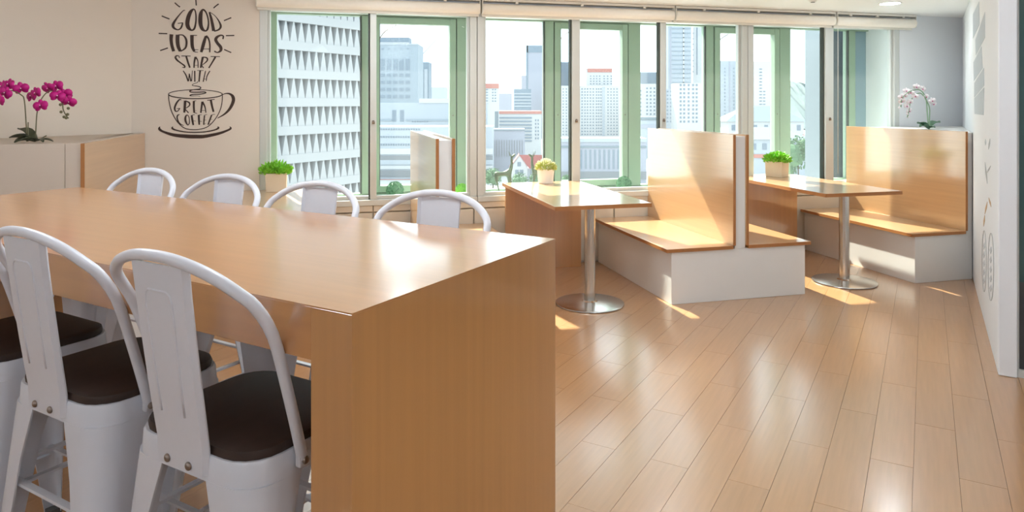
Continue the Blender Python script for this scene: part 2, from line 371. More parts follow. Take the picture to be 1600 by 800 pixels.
# ---------------------------------------------------------------- wall lettering (flat vinyl on the wall)
dec = thing('wall_lettering', 'dark brown vinyl coffee cup lettering on the warm white wall', 'wall decal', Aw(-0.95, VW, 1.2), TA)
DU, DZ = -0.95, 1.2
SCL = 9.415
def stroke(mb, pts, oy, n=5, closed=False, th=0.0025):
    if len(pts[0]) == 2: pts = [(x, y, 15) for x, y in pts]
    c = catmull(pts, n if len(pts) > 2 else 1, closed)
    P = []
    for x, y, wd_ in c:
        u, z = onA(240+x/SCL, oy+y/SCL, VW); P.append((u-DU, z-DZ, max(wd_, 5)*0.000535))
    L, R = [], []
    for i, (x, y, wd_) in enumerate(P):
        a = P[max(i-1, 0)]; b = P[min(i+1, len(P)-1)]
        if closed and i in (0, len(P)-1): a, b = P[-2], P[1]
        dx, dy = b[0]-a[0], b[1]-a[1]; l = math.hypot(dx, dy) or 1
        L.append((x-dy/l*wd_/2, -th, y+dx/l*wd_/2)); R.append((x+dy/l*wd_/2, -th, y-dx/l*wd_/2))
    k = len(P); v = L+R+[(x, -0.0003, z) for x, _, z in L]+[(x, -0.0003, z) for x, _, z in R]
    f = [(i, i+1, k+i+1, k+i) for i in range(k-1)]+[(i, 2*k+i, 2*k+i+1, i+1) for i in range(k-1)]+[(k+i, k+i+1, 3*k+i+1, 3*k+i) for i in range(k-1)]
    mb.add(v, f)
def glyph(name, strokes, oy):
    mb = MB()
    for s in strokes:
        stroke(mb, s, oy, closed=(len(s) > 5 and s[0][:2] == s[-1][:2]))
    return mb.build(name, 'ink', dec)
for s in ([(312,40),(350,76),(390,105)], [(620,-30),(622,0),(628,82)], [(958,58),(915,90),(882,120)], [(120,235),(180,260),(235,280)], [(1035,305),(1143,260)], [(75,492),(203,496)], [(1065,525),(1188,522)], [(97,745),(212,705)], [(1038,728),(1143,775)]):
    glyph('ray_mark', [[(x, y, 17) for x, y in s]], 0)
W1 = [
 [[(465,158,8),(445,152,10),(400,195,14),(340,270,22),(295,340,34),(285,385,36),(310,420,28),(360,438,16),(400,415,22),(420,370,22),(428,335,16)], [(355,345,10),(432,335,12)]],
 [[(590,135,20),(545,175,45),(510,260,56),(497,350,56),(515,410,50),(560,445,24),(600,420,26),(620,340,22),(625,250,20),(615,170,18),(590,135,20)]],
 [[(720,145,24),(695,200,50),(688,290,56),(695,370,52),(720,430,44),(765,455,22),(795,425,26),(808,350,22),(800,270,20),(775,190,20),(745,150,24),(720,145,24)]],
 [[(820,178,20),(845,260,34),(865,350,40),(885,455,44)], [(825,178,10),(900,230,10),(960,310,20),(988,385,30),(960,435,24),(890,460,16)]],
 [[(264,505,50),(258,580,44),(270,670,42),(296,755,40)]],
 [[(355,512,52),(352,600,52),(365,690,48),(395,755,40)], [(360,515,14),(430,518,18),(475,570,28),(485,640,28),(465,710,24),(395,757,14)]],
 [[(565,515,48),(565,600,46),(572,690,44),(600,760,30)], [(560,520,12),(640,520,10)], [(590,732,10),(660,732,8)], [(600,765,12),(655,768,8)]],
 [[(770,530,30),(745,610,44),(720,700,44),(700,768,34)], [(770,530,36),(808,570,24),(828,660,20),(826,770,18)], [(730,722,8),(825,720,8)]],
 [[(1020,575,20),(1025,530,20),(985,520,22),(935,545,36),(915,585,42),(940,635,42),(985,690,44),(990,740,36),(945,772,18),(905,760,20),(900,748,20)]]]
for g in W1: glyph('letter', g, 0)
W2 = [
 [[(380,100,12),(370,70,12),(335,70,20),(322,95,26),(350,135,24),(410,180,18),(455,215,22),(455,240,16),(420,235,8)]],
 [[(410,70,12),(545,72,10)], [(480,75,24),(505,160,24),(535,243,22)]],
 [[(615,85,26),(600,160,22),(595,245,18)], [(615,85,24),(650,140,14),(655,245,12)], [(600,208,6),(655,208,6)]],
 [[(725,85,30),(708,165,28),(693,245,22)], [(725,85,12),(785,100,20),(785,145,18),(715,205,8)], [(700,200,14),(735,248,14)]],
 [[(840,78,12),(978,80,10)], [(910,85,26),(860,170,20),(812,248,18)]],
 [[(435,288,12),(475,350,18),(510,445,18)], [(525,330,10),(515,440,14)], [(525,330,12),(550,445,18)], [(570,285,8),(560,440,10)]],
 [[(605,288,18),(607,450,16)]],
 [[(640,283,8),(735,284,8)], [(685,285,24),(668,450,18)]],
 [[(765,288,12),(730,450,16)], [(828,290,14),(785,370,14),(775,440,10)], [(740,412,6),(780,408,6)]]]
for g in W2: glyph('letter', g, 80)
glyph('steam_swirl', [[(640,445,6),(645,460,8),(580,485,8),(575,505,10),(640,515,12),(690,530,14),(680,555,14),(600,565,12),(540,580,18),(545,600,16),(640,603,16),(750,600,16),(765,615,14),(690,632,14),(580,635,14),(535,650,14),(560,658,10),(650,658,6),(688,668,5)]], 80)
glyph('cup_rim', [[(615-395*math.cos(a*math.pi/12), 633-65*math.sin(a*math.pi/12), 11 if a < 12 else 15) for a in range(0, 24)]+[(220, 633, 11)]], 80)
glyph('cup_body', [[(222,120,12),(228,220,12),(270,380,12),(350,520,12),(450,610,12),(560,635,12),(680,630,12),(800,590,12),(900,490,12),(970,370,12),(1005,250,12),(1012,130,12)]], 135)
glyph('cup_handle', [[(1010,125,10),(1060,105,14),(1120,110,26),(1165,150,44),(1172,220,46),(1120,330,38),(1040,410,24),(940,468,10)]], 135)
glyph('saucer', [[(95,590,6),(85,625,34),(140,665,30),(300,715,45),(500,735,55),(620,738,56),(750,735,50),(950,695,40),(1080,650,30),(1135,618,28),(1120,590,6)]], 135)
glyph('saucer_ring', [[(285,590,6),(275,615,26),(320,640,20),(450,668,18),(600,676,18),(760,668,18),(900,640,20),(955,610,26),(940,590,6)]], 135)
W3 = [
 [[(410,200,10),(380,195,18),(335,250,24),(310,320,24),(325,365,18),(360,360,12),(385,320,14)], [(340,328,8),(392,322,8)]],
 [[(465,210,34),(460,300,32),(452,385,26)], [(465,212,14),(525,240,20),(525,285,16),(460,330,8)], [(465,335,14),(515,390,14)]],
 [[(592,215,28),(592,300,26),(598,388,22)], [(590,215,10),(628,212,8)], [(600,385,10),(640,398,8)], [(598,360,5),(632,358,5)]],
 [[(718,225,30),(705,310,24),(695,390,20)], [(718,225,24),(755,300,18),(770,388,12)], [(705,355,6),(760,352,6)]],
 [[(790,205,12),(900,190,10)], [(842,200,30),(860,290,28),(882,375,26)]],
 [[(385,412,8),(355,425,18),(348,470,18),(380,540,16),(445,578,7)]],
 [[(490,420,14),(468,460,26),(475,520,26),(505,568,14),(528,530,12),(520,450,10),(490,420,14)]],
 [[(560,425,24),(570,490,28),(585,570,22)], [(560,425,8),(605,415,8)], [(580,505,6),(620,510,6)]],
 [[(665,420,28),(668,500,26),(672,565,20)], [(665,420,8),(710,415,6)], [(672,508,6),(710,515,6)]],
 [[(750,425,16),(742,500,18),(738,565,16)], [(750,420,6),(790,412,6)], [(745,495,5),(775,495,5)], [(742,560,6),(772,545,5)]],
 [[(855,420,20),(825,500,20),(800,565,16)], [(855,418,8),(905,410,6)], [(835,485,5),(862,485,5)], [(805,560,6),(840,545,5)]]]
for g in W3: glyph('letter', g, 135)

# ---------------------------------------------------------------- right wall decals
def wall_poly(mb, pts, th=0.002):
    P = [onB(x, y, QR) for x, y in pts]; n = len(P)
    mb.add([(-th, p-RP, z-RZ) for p, z in P]+[(0, p-RP, z-RZ) for p, z in P], [tuple(range(n))]+[(i, n+i, n+(i+1) % n, (i+1) % n) for i in range(n)])
RP, RZ = 5.6, 1.2
d1 = thing('wall_decal_shards', 'pale grey slanted shard decals high on the right wall', 'wall decal', Bw(QR, RP, RZ), TB)
for poly in ([(82,90),(120,10),(122,155),(82,240)], [(97,250),(157,75),(157,235),(100,345)], [(85,390),(135,290),(142,425),(88,505)], [(90,520),(150,425),(152,535),(90,608)], [(90,615),(152,548),(148,720),(92,712)]):
    mb = MB(); wall_poly(mb, [(1500+x/4, y/4) for x, y in poly]); mb.build('shard', 'grey_vinyl', d1)
d2 = thing('wall_decal_vases', 'grey line-drawn slender vases with tan leaves on the right wall', 'wall decal', Bw(QR, RP, RZ), TB)
def wline(mb, pts, wpx):
    for (x0, y0), (x1, y1) in zip(pts[:-1], pts[1:]):
        l = math.hypot(x1-x0, y1-y0) or 1; nx, ny = -(y1-y0)/l*wpx/2, (x1-x0)/l*wpx/2
        wall_poly(mb, [(x0+nx, y0+ny), (x1+nx, y1+ny), (x1-nx, y1-ny), (x0-nx, y0-ny)])
for cx, rx, ya, yb in ((1538.0, 3.3, 360, 456), (1548.6, 4.4, 364, 470)):
    mb = MB(); cy, ry = (ya+yb)/2, (yb-ya)/2
    wline(mb, [(cx+rx*math.cos(i*math.pi/12), cy+ry*math.sin(i*math.pi/12)) for i in range(25)], 0.55); v_ = mb.build('vase', 'lineart', d2)
    mb = MB()
    for q in range(5): y = cy-ry*0.5+q*ry*0.28; wall_poly(mb, [(cx-rx*.5, y), (cx+rx*.1, y-5), (cx+rx*.3, y+1), (cx-rx*.1, y+6)])
    mb.build('pattern', 'grey_vinyl', v_)
for x, y, a, l, mt in ((1546,225,0.15,17,'lineart'), (1540,222,0.0,10,'grey_vinyl'), (1541,270,-0.1,34,'lineart'), (1545,265,0.5,14,'lineart'), (1547,316,-0.25,15,'tan_vinyl'), (1541,325,0.2,20,'tan_vinyl'), (1538,345,0.1,18,'tan_vinyl')):
    mb = MB(); dx, dy = math.sin(a)*l/2, -math.cos(a)*l/2
    wall_poly(mb, [(x-dx, y-dy), (x+1.1, y), (x+dx, y+dy), (x-1.1, y)]); mb.build('drawn_leaf', mt, d2)

# glazed partition beyond the right wall's end
gp = thing('glass_partition', 'dark teal glass partition beyond the end of the right wall', 'partition', Bw(QR+0.094, 4.60, 0), TB)
MB().box(0, 2.7, 0, 0.012, 0.50, CEIL-0.002).build('glass_panel', 'tealglass', gp)
MB().box(0, 2.7, 0, 0.012, 0.04, 0.50).build('lower_panel', 'charcoal', gp)
MB().box(-0.008, 2.7, -0.02, 0.03, 0.0, 0.04).build('floor_channel', 'silver', gp)
MB().box(-0.008, 0.0, -0.006, 0.02, 0.04, CEIL-0.002).build('side_channel', 'silver', gp)

# ---------------------------------------------------------------- booth seating (frame A)
SEAT, BACK = 0.40, 1.212
VN = 4.63
def bench_seat(parent, x0, x1, y0, y1, name='seat'):
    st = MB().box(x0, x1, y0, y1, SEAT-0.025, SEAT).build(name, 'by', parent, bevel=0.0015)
    MB().box(x0-0.0015, x1+0.0015, y0-0.002, y0, SEAT-0.0245, SEAT-0.0005).build('edge_band', 'edge', st)
    for xx in ((x0-0.002, x0), (x1, x1+0.002)): MB().box(*xx, y0, y1, SEAT-0.0245, SEAT-0.0005).build('edge_band', 'edge', st)
def back_panel(parent, x0, x1, y0, y1, face):
    # face = +1: beech face looks to +x, -1: to -x
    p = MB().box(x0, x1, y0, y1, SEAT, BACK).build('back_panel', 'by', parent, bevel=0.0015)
    MB().box(x0+0.0005, x1-0.0005, y0-0.002, y0, SEAT, BACK-0.0005).build('edge_band', 'edge', p)
    return p
def double_booth(uc, label):
    L = VW-0.008-VN
    t = thing('double_booth_bench', label, 'bench', Aw(uc, VN, 0), TA, 'double booth benches')
    MB().box(-0.555, 0.555, 0.0, L, 0, SEAT-0.025).build('base', 'white', t, bevel=0.003)
    MB().box(-0.043, 0.043, 0.0, L, SEAT-0.025, BACK-0.012).build('back_core', 'white', t, bevel=0.002)
    bench_seat(t, -0.595, -0.065, -0.012, L); bench_seat(t, 0.065, 0.595, -0.012, L)
    back_panel(t, -0.065, -0.043, -0.012, L, -1); back_panel(t, 0.043, 0.065, -0.012, L, 1)
    return t
double_booth(2.955, 'tall double booth bench between the round-pot table and the right table')
double_booth(0.765, 'double booth bench behind the stools whose back rises against the windows')
# right corner bench with wedge-shaped back box reaching the right wall
t = thing('corner_booth_bench', 'corner booth bench against the right wall under the white orchid', 'bench', Aw(4.57, 4.68, 0), TA)
L = VW-0.008-4.68
def wall_u(v): return v+0.33*1.41421           # right wall in frame A: u - v = Q*sqrt2
ur0, ur1 = wall_u(4.68)-4.57-0.006, wall_u(VW)-4.57-0.012
MB().prism([(0, 0), (ur0, 0), (0.53+ (wall_u(4.68+0.0)-4.57-0.53), 0.0), (ur1, L), (0, L)][0:2]+[(ur1, L), (0, L)], 0, SEAT-0.025).build('base', 'white', t, bevel=0.003)
MB().prism([(0.512, 0.0), (ur0, 0.0), (ur1, L), (0.512, L)], SEAT-0.025, BACK-0.012).build('back_box', 'white', t, bevel=0.002)
bench_seat(t, -0.04, 0.49, -0.012, L); back_panel(t, 0.49, 0.512, -0.012, L, -1)
# left bench with wedge-shaped back box reaching the left wall
t = thing('corner_booth_bench', 'booth bench with white back box in front of the left wall', 'bench', Aw(-1.37, VN, 0), TA)
L = VW-0.008-VN
wl = lambda v: v+QL*1.41421+0.006
a0, a1 = wl(VN)+1.37, wl(VW)+1.37+0.01
MB().prism([(a0, 0), (0.53, 0), (0.53, L), (a1, L)], 0, SEAT-0.025).build('base', 'white', t, bevel=0.003)
bb = MB().prism([(a0, 0), (-0.085, 0), (-0.085, L), (a1, L)], SEAT-0.025, BACK).build('back_box', 'beige', t, bevel=0.002)
MB().box(-0.083, -0.002, 0.0, L, SEAT-0.025, BACK).build('back_box_trim', 'beige', t, bevel=0.002)
bench_seat(t, 0.022, 0.57, -0.012, L); back_panel(t, 0.0, 0.022, -0.012, L, 1)

# booth tables
def booth_table(uc, v0, v1, label, floor_v):
    t = thing('booth_table', label, 'table', Aw(uc, v0, 0), TA, 'booth tables by the windows'); L = v1-v0; TH = 0.75
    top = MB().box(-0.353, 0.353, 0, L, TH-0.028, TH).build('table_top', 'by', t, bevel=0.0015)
    MB().box(-0.353, 0.353, -0.002, 0, TH-0.0275, TH-0.0005).build('edge_band', 'edge', top)
    for xx in ((-0.355, -0.353), (0.353, 0.355)): MB().box(*xx, 0, L, TH-0.0275, TH-0.0005).build('edge_band', 'edge', top)
    MB().box(-0.345, 0.345, L-0.075, L-0.05, 0, TH-0.028).build('support_panel', 'bz', t, bevel=0.0015)
    c = floor_v-v0
    smooth_angle(MB().lathe([(0.04, 0.015), (0.04, TH-0.034)], 28, (0, c, 0)).build('column', 'steel', t))
    smooth_angle(MB().lathe([(0.240, 0), (0.247, 0.004), (0.245, 0.010), (0.225, 0.014), (0.06, 0.022), (0.048, 0.03)], 48, (0, c, 0)).build('base_plate', 'steel', t), 30)
    smooth_angle(MB().lathe([(0.12, TH-0.034), (0.12, TH-0.028)], 24, (0, c, 0)).build('mount_plate', 'steel', t))
booth_table(1.846, 4.535, 5.995, 'beech booth table with the white round pot on steel column', 4.81)
booth_table(4.060, 4.645, 6.000, 'beech booth table in front of the right corner bench', 4.87)
booth_table(-0.370, 4.60, 5.995, 'beech booth table behind the stools carrying a square pot', 4.85)

# ---------------------------------------------------------------- high table (frame B)
HT = 1.05
t = thing('high_table', 'long beech waterfall high table in the foreground', 'table', Bw(-2.20, 1.4375, 0), TB)
hl, hw, th = 1.26, 0.4275, 0.108
top = MB().box(-hl, hl, -hw, hw, HT-0.003, HT).build('table_top', 'bx', t)
MB().box(-hl+th, hl-th, -hw, hw, HT-th, HT-0.003).build('apron', 'bx', t, bevel=0.001)
for s in (-1, 1):
    MB().box(min(s*hl, s*(hl-th)), max(s*hl, s*(hl-th)), -hw, hw, 0, HT-0.003).build('end_panel', 'bz', t, bevel=0.001)

# ---------------------------------------------------------------- stools
def rrect(hx, hy, r, n=5):
    P = []
    for cx, cy, a0 in ((hx-r, hy-r, 0), (-hx+r, hy-r, 90), (-hx+r, -hy+r, 180), (hx-r, -hy+r, 270)):
        for i in range(n+1):
            a = math.radians(a0+90*i/n); P.append((cx+r*math.cos(a), cy+r*math.sin(a)))
    return P
def loft(mb, rings, cap=True):
    n = len(rings[0]); v = [p for r in rings for p in r]
    f = [(j*n+i, j*n+(i+1) % n, (j+1)*n+(i+1) % n, (j+1)*n+i) for j in range(len(rings)-1) for i in range(n)]
    if cap: f += [tuple(range(n-1, -1, -1)), tuple(range((len(rings)-1)*n, len(rings)*n))]
    mb.add(v, f)
def make_stool(label):
    t = thing('bar_stool', label, 'stool', group='white metal bar stools at the high table')
    HX, HYY, R = 0.205, 0.185, 0.085; ZS = 0.72
    pan = MB(); loft(pan, [[(x*s, y*s, z) for x, y in rrect(HX, HYY, R)] for s, z in ((1.015, ZS-0.052), (1.0, ZS-0.006), (0.985, ZS), (0.96, ZS))])
    smooth_angle(pan.build('seat_pan', 'stool', t), 35)
    cu = MB(); loft(cu, [[(x*s, y*s, z) for x, y in rrect(HX, HYY, R)] for s, z in ((0.955, ZS-0.002), (0.962, ZS+0.010), (0.950, ZS+0.018), (0.90, ZS+0.022))])
    smooth_angle(cu.build('seat_cushion', 'cushion', t, label='dark brown seat'), 35)
    # four tapered, splayed corner legs of folded sheet
    for sx in (-1, 1):
        for sy in (-1, 1):
            rings = []
            for q in range(6):
                f = q/5; z = ZS-0.05-(ZS-0.055)*f
                wid = 0.118*(1-f)**1.0+0.038*f if f > 0.08 else 0.135
                r = 0.075*(1-f)+0.018*f
                ex, ey = (HX+0.003)+0.045*f, (HYY+0.003)+0.045*f
                arc = [(ex, ey-wid)]+[(ex-r+r*math.cos(a*math.pi/8), ey-r+r*math.sin(a*math.pi/8)) for a in range(5)]+[(ex-wid, ey)]
                k = 0.004
                inn = [(ex-k, ey-wid)]+[(ex-r+(r-k)*math.cos(a*math.pi/8), ey-r+(r-k)*math.sin(a*math.pi/8)) for a in range(5)]+[(ex-wid, ey-k)]
                rings.append([(sx*x, sy*y, z) for x, y in arc+inn[::-1]])
            lg = MB(); loft(lg, rings); lo = lg.build('leg', 'stool', t); smooth_angle(lo, 35)
            fo = MB(); loft(fo, [[(sx*(HX+0.030+dx*0.02), sy*(HYY+0.030+dy*0.02), z) for dx, dy in ((-1,-1),(1,-1),(1,1),(-1,1))] for z in (0.0, 0.02)]); fo.build('foot_cap', 'rubber', lo)
    # foot rails on all four sides, two heights
    for z, f in ((0.46, 0.36), (0.25, 0.65)):
        ex, ey = HX+0.045*f-0.02, HYY+0.045*f-0.02
        for s in (-1, 1):
            MB().box(-ex, ex, s*ey-0.009, s*ey+0.009, z-0.004, z+0.004).build('foot_rail', 'stool', t)
            MB().box(s*ex-0.009, s*ex+0.009, -ey, ey, z-0.034, z-0.026).build('foot_rail', 'stool', t)
    # hoop
    half = [(0.218, -0.062, 0.700), (0.220, -0.078, 0.76), (0.226, -0.115, 0.88), (0.232, -0.152, 0.985)]
    arcp = [(0.232*math.cos(a), -0.165-0.085*math.sin(a)**0.8, 1.025+0.112*math.sin(a)) for a in [math.radians(d) for d in (12, 28, 45, 60, 75, 90, 105, 120, 135, 152, 168)]]
    path = half+arcp+[(-x, y, z) for x, y, z in half[::-1]]
    smooth_angle(MB().tube(catmull(path, 3), 0.0125, 10).build('back_hoop', 'stool', t), 60)
    for s in (-1, 1):
        MB().box(s*0.218-0.008, s*0.218+0.008, -0.075, -0.045, 0.682, 0.712).build('hoop_foot', 'stool', t, bevel=0.004)
        MB().ball((s*0.229, -0.062, 0.697), (0.006, 0.009, 0.009), 10, 6).build('bolt', 'bolt', t, smooth=True)
    # central splat: curved sheet with folded edges
    prof = [(-0.252, 1.122), (-0.245, 1.06), (-0.232, 0.96), (-0.218, 0.86), (-0.206, 0.78), (-0.199, 0.735), (-0.197, 0.68)]
    rings = []
    for i, (y, z) in enumerate(prof):
        hwid = 0.091-0.010*i/6; e = 0.012
        out = [(-hwid, y+e), (-hwid+0.008, y+0.001), (-hwid*.4, y-0.002), (hwid*.4, y-0.002), (hwid-0.008, y+0.001), (hwid, y+e)]
        inn = [(x*0.985, yy+0.004) for x, yy in out]
        rings.append([(x, yy, z) for x, yy in out+inn[::-1]])
    sp = MB(); loft(sp, rings); so_ = sp.build('backrest_splat', 'stool', t); smooth_angle(so_, 40)
    def sy(z):
        for (y0, z0), (y1, z1) in zip(prof[:-1], prof[1:]):
            if z1 <= z <= z0: return y0+(y1-y0)*(z0-z)/(z0-z1)
        return prof[-1][0]
    rid = [(-0.045, z) for z in (0.80, 0.86, 0.92, 0.98, 1.04)]+[(-0.040, 1.058), (-0.030, 1.065), (0.030, 1.065), (0.040, 1.058)]+[(0.045, z) for z in (1.04, 0.98, 0.92, 0.86, 0.80)]
    MB().tube([(x*(0.85+0.15*(z-0.8)/0.26), sy(z)-0.0015, z) for x, z in rid], 0.003, 6).build('pressed_ridge', 'stool', so_, smooth=True)
    for x in (-0.035, 0.035): MB().ball((x, -0.201, 0.695), (0.009, 0.006, 0.009), 10, 6).build('bolt', 'bolt', so_, smooth=True)
    return t
ST = [(-1.358, 1.136, 0, 'white metal bar stool nearest the camera, at the near corner of the high table'),
      (-1.894, 1.136, 0, 'white metal bar stool on the near side, second from the table corner'),
      (-2.430, 1.136, 0, 'white metal bar stool on the near side at the left picture edge'),
      (-1.447, 1.745, 180, 'white metal bar stool across the table, rightmost in the far row'),
      (-2.010, 1.745, 180, 'white metal bar stool across the table, second from the right in the far row'),
      (-2.535, 1.745, 180, 'white metal bar stool across the table, third from the right in the far row'),
      (-3.080, 1.745, 180, 'white metal bar stool across the table, leftmost of the far row')]
st0 = None
for q, p, a, lb in ST:
    loc = Bw(q, p, 0); rz = TB+math.radians(a)
    if st0 is None: st0 = make_stool(lb); st0.location = loc; st0.rotation_euler = (0, 0, rz)
    else: dup(st0, loc, rz, lb)

# ---------------------------------------------------------------- pots and plants
def tuft(mb, n, rx, ry, rz, z0, lw, ll, up=0.5):
    for i in range(n):
        a = random.uniform(0, 6.283); r = math.sqrt(random.random()); h = random.random()
        x, y = rx*r*math.cos(a), ry*r*math.sin(a); z = z0+rz*h*math.sqrt(max(0.05, 1-r*r*0.8))
        mb.leaf((x, y, z), (math.cos(a)*r+random.uniform(-.4, .4), math.sin(a)*r+random.uniform(-.4, .4), up+random.uniform(-.4, .5)), lw*random.uniform(.7, 1.2), ll*random.uniform(.7, 1.2))
def square_pot(loc, rz, s, h, label):
    t = thing('square_pot_plant', label, 'potted plant', loc, rz, 'square pots of green leaves')
    p = MB(); o = s/2; i = o-0.012
    loft(p, [[(x, y, 0) for x, y in ((-o*.94,-o*.94),(o*.94,-o*.94),(o*.94,o*.94),(-o*.94,o*.94))], [(x, y, h) for x, y in ((-o,-o),(o,-o),(o,o),(-o,o))], [(x, y, h) for x, y in ((-i,-i),(i,-i),(i,i),(-i,i))], [(x, y, h-0.02) for x, y in ((-i,-i),(i,-i),(i,i),(-i,i))]])
    p.build('pot', 'pot', t, bevel=0.003)
    MB().box(-i, i, -i, i, h-0.025, h-0.018).build('soil', 'soil', t)
    f = MB(); tuft(f, 620, o*1.40, o*1.30, 0.088, h-0.012, 0.019, 0.036)
    for k in range(30):
        a = random.uniform(0, 6.28); f.tube([(0.3*o*math.cos(a), 0.3*o*math.sin(a), h-0.02), (o*1.1*math.cos(a), o*1.1*math.sin(a), h+0.05*random.random()+0.01)], 0.0015, 4)
    g = f.build('foliage', 'leaf', t); g['kind'] = 'stuff'
square_pot(Aw(-0.370, 5.905, 0.75), TA, 0.160, 0.145, 'square beige pot of bright green leaves beside the window near the lettering')
square_pot(Aw(4.135, 5.86, 0.75), TA+math.radians(32), 0.165, 0.145, 'square beige pot of bright green leaves on the table behind the tall double booth')
t = thing('round_pot_plant', 'round white pot of cream blossom on the middle booth table', 'potted plant', Aw(1.85, 5.88, 0.75), TA)
smooth_angle(MB().lathe([(0.060, 0), (0.064, 0.004), (0.075, 0.118), (0.076, 0.122), (0.070, 0.122), (0.068, 0.10)], 32).build('pot', 'whitepot', t), 35)
MB().lathe([(0.068, 0.098), (0.068, 0.104)], 20).build('soil', 'soil', t)
f = MB(); tuft(f, 420, 0.082, 0.082, 0.072, 0.112, 0.012, 0.028); f.build('foliage', 'paleleaf', t)['kind'] = 'stuff'
f = MB()
for i in range(150):
    a = random.uniform(0, 6.28); e = random.uniform(0.1, 1.5); d = Vector((math.cos(a)*math.cos(e), math.sin(a)*math.cos(e), math.sin(e)))
    p = Vector((0, 0, 0.115))+Vector((d.x*0.078, d.y*0.078, d.z*0.075)); f.leaf(p, d, 0.010, 0.030); f.leaf(p, d+Vector((.3, .2, 0)), 0.009, 0.024)
f.build('blossom', 'paleflower', t)['kind'] = 'stuff'

def topiary(px, py, v, r, label, m='topiary'):
    u, z = onA(px, py, v)
    t = thing('topiary_ball', label, 'topiary', Aw(u, v, 0.606), TA, 'topiary balls on the window ledge')
    c = Vector((0, 0, r*0.93)); f = MB().ball(c, r*0.9, 20, 12)
    for i in range(1300):
        d = Vector((random.gauss(0, 1), random.gauss(0, 1), random.gauss(0, 1))).normalized(); p = c+d*r*random.uniform(.85, .97)
        if p.z < 0.004: continue
        f.leaf(p, d+Vector((random.uniform(-.8, .8), random.uniform(-.8, .8), random.uniform(-.8, .8))), 0.007, 0.013)
    f.build('foliage', m, t)['kind'] = 'stuff'
    MB().lathe([(r*0.45, 0), (r*0.5, 0.02)], 12).build('stand', 'soil', t)
topiary(617, 292, 6.33, 0.075, 'green topiary ball on the ledge behind the stools, left of the double booth back')
topiary(975, 281, 6.30, 0.070, 'green topiary ball on the ledge right of the round-pot table')
topiary(722, 290, 6.33, 0.055, 'small bright green topiary ball just right of the far double booth back', 'leaf')

# deer figurines (skinned from a skeleton)
def deer(loc, rz, label, s=1.0, flip=1):
    t = thing('deer_figurine', label, 'figurine', loc, rz, 'metal deer figurines on the ledge')
    V = [((-0.070,0,0.200),.026), ((-0.02,0,0.196),.023), ((0.035,0,0.205),.028), ((0.062,0,0.245),.019), ((0.070,0,0.300),.012), ((0.066,0,0.345),.012), ((0.082,0,0.362),.012), ((0.105,0,0.380),.006),
         ((-0.082,.016,0.155),.018), ((-0.066,.018,0.105),.008), ((-0.050,.018,0.050),.006), ((-0.036,.018,0.004),.007),
         ((-0.080,-.016,0.155),.018), ((-0.074,-.018,0.105),.008), ((-0.058,-.018,0.050),.006), ((-0.044,-.018,0.004),.007),
         ((0.044,.015,0.150),.014), ((0.050,.016,0.090),.007), ((0.050,.016,0.004),.006),
         ((0.050,-.015,0.150),.014), ((0.060,-.016,0.090),.007), ((0.058,-.016,0.004),.006), ((-0.092,0,0.212),.009)]
    E = [(0,1),(1,2),(2,3),(3,4),(4,5),(5,6),(6,7),(0,8),(8,9),(9,10),(10,11),(0,12),(12,13),(13,14),(14,15),(2,16),(16,17),(17,18),(2,19),(19,20),(20,21),(0,22)]
    me = bpy.data.meshes.new('body'); me.from_pydata([(flip*x*s, y*s, z*s) for (x, y, z), r in V], E, []); me.materials.append(M['deer'])
    o = bpy.data.objects.new('body', me); C.objects.link(o); o.parent = t
    md = o.modifiers.new('skin', 'SKIN'); md.use_smooth_shade = True
    for i, (_, r) in enumerate(V): me.skin_vertices[0].data[i].radius = (r*s, r*s)
    me.skin_vertices[0].data[0].use_root = True
    sb = o.modifiers.new('sub', 'SUBSURF'); sb.levels = 2; sb.render_levels = 2
    for sy_ in (-1, 1):
        MB().leaf((flip*0.064*s, sy_*0.010*s, 0.352*s), (-flip*0.5, sy_*0.9, 0.7), 0.012*s, 0.03*s).build('ear', 'deer', t)
        MB().tube([(flip*0.064*s, sy_*0.006*s, 0.352*s), (flip*0.046*s, sy_*0.02*s, 0.385*s), (flip*0.040*s, sy_*0.028*s, 0.41*s)], [0.003*s, 0.0025*s, 0.001*s], 6).build('antler', 'deer', t, smooth=True)
u, z = onA(790, 290, 6.26); deer(Aw(u-0.01, 6.26, 0.607), TA, 'pewter deer figurine on the window ledge left of the round pot', 0.98)
u, z = onA(833, 290, 6.34); deer(Aw(u+0.055, 6.34, 0.607), TA, 'pewter deer figurine on the window ledge half hidden behind the round pot', 0.96, -1)

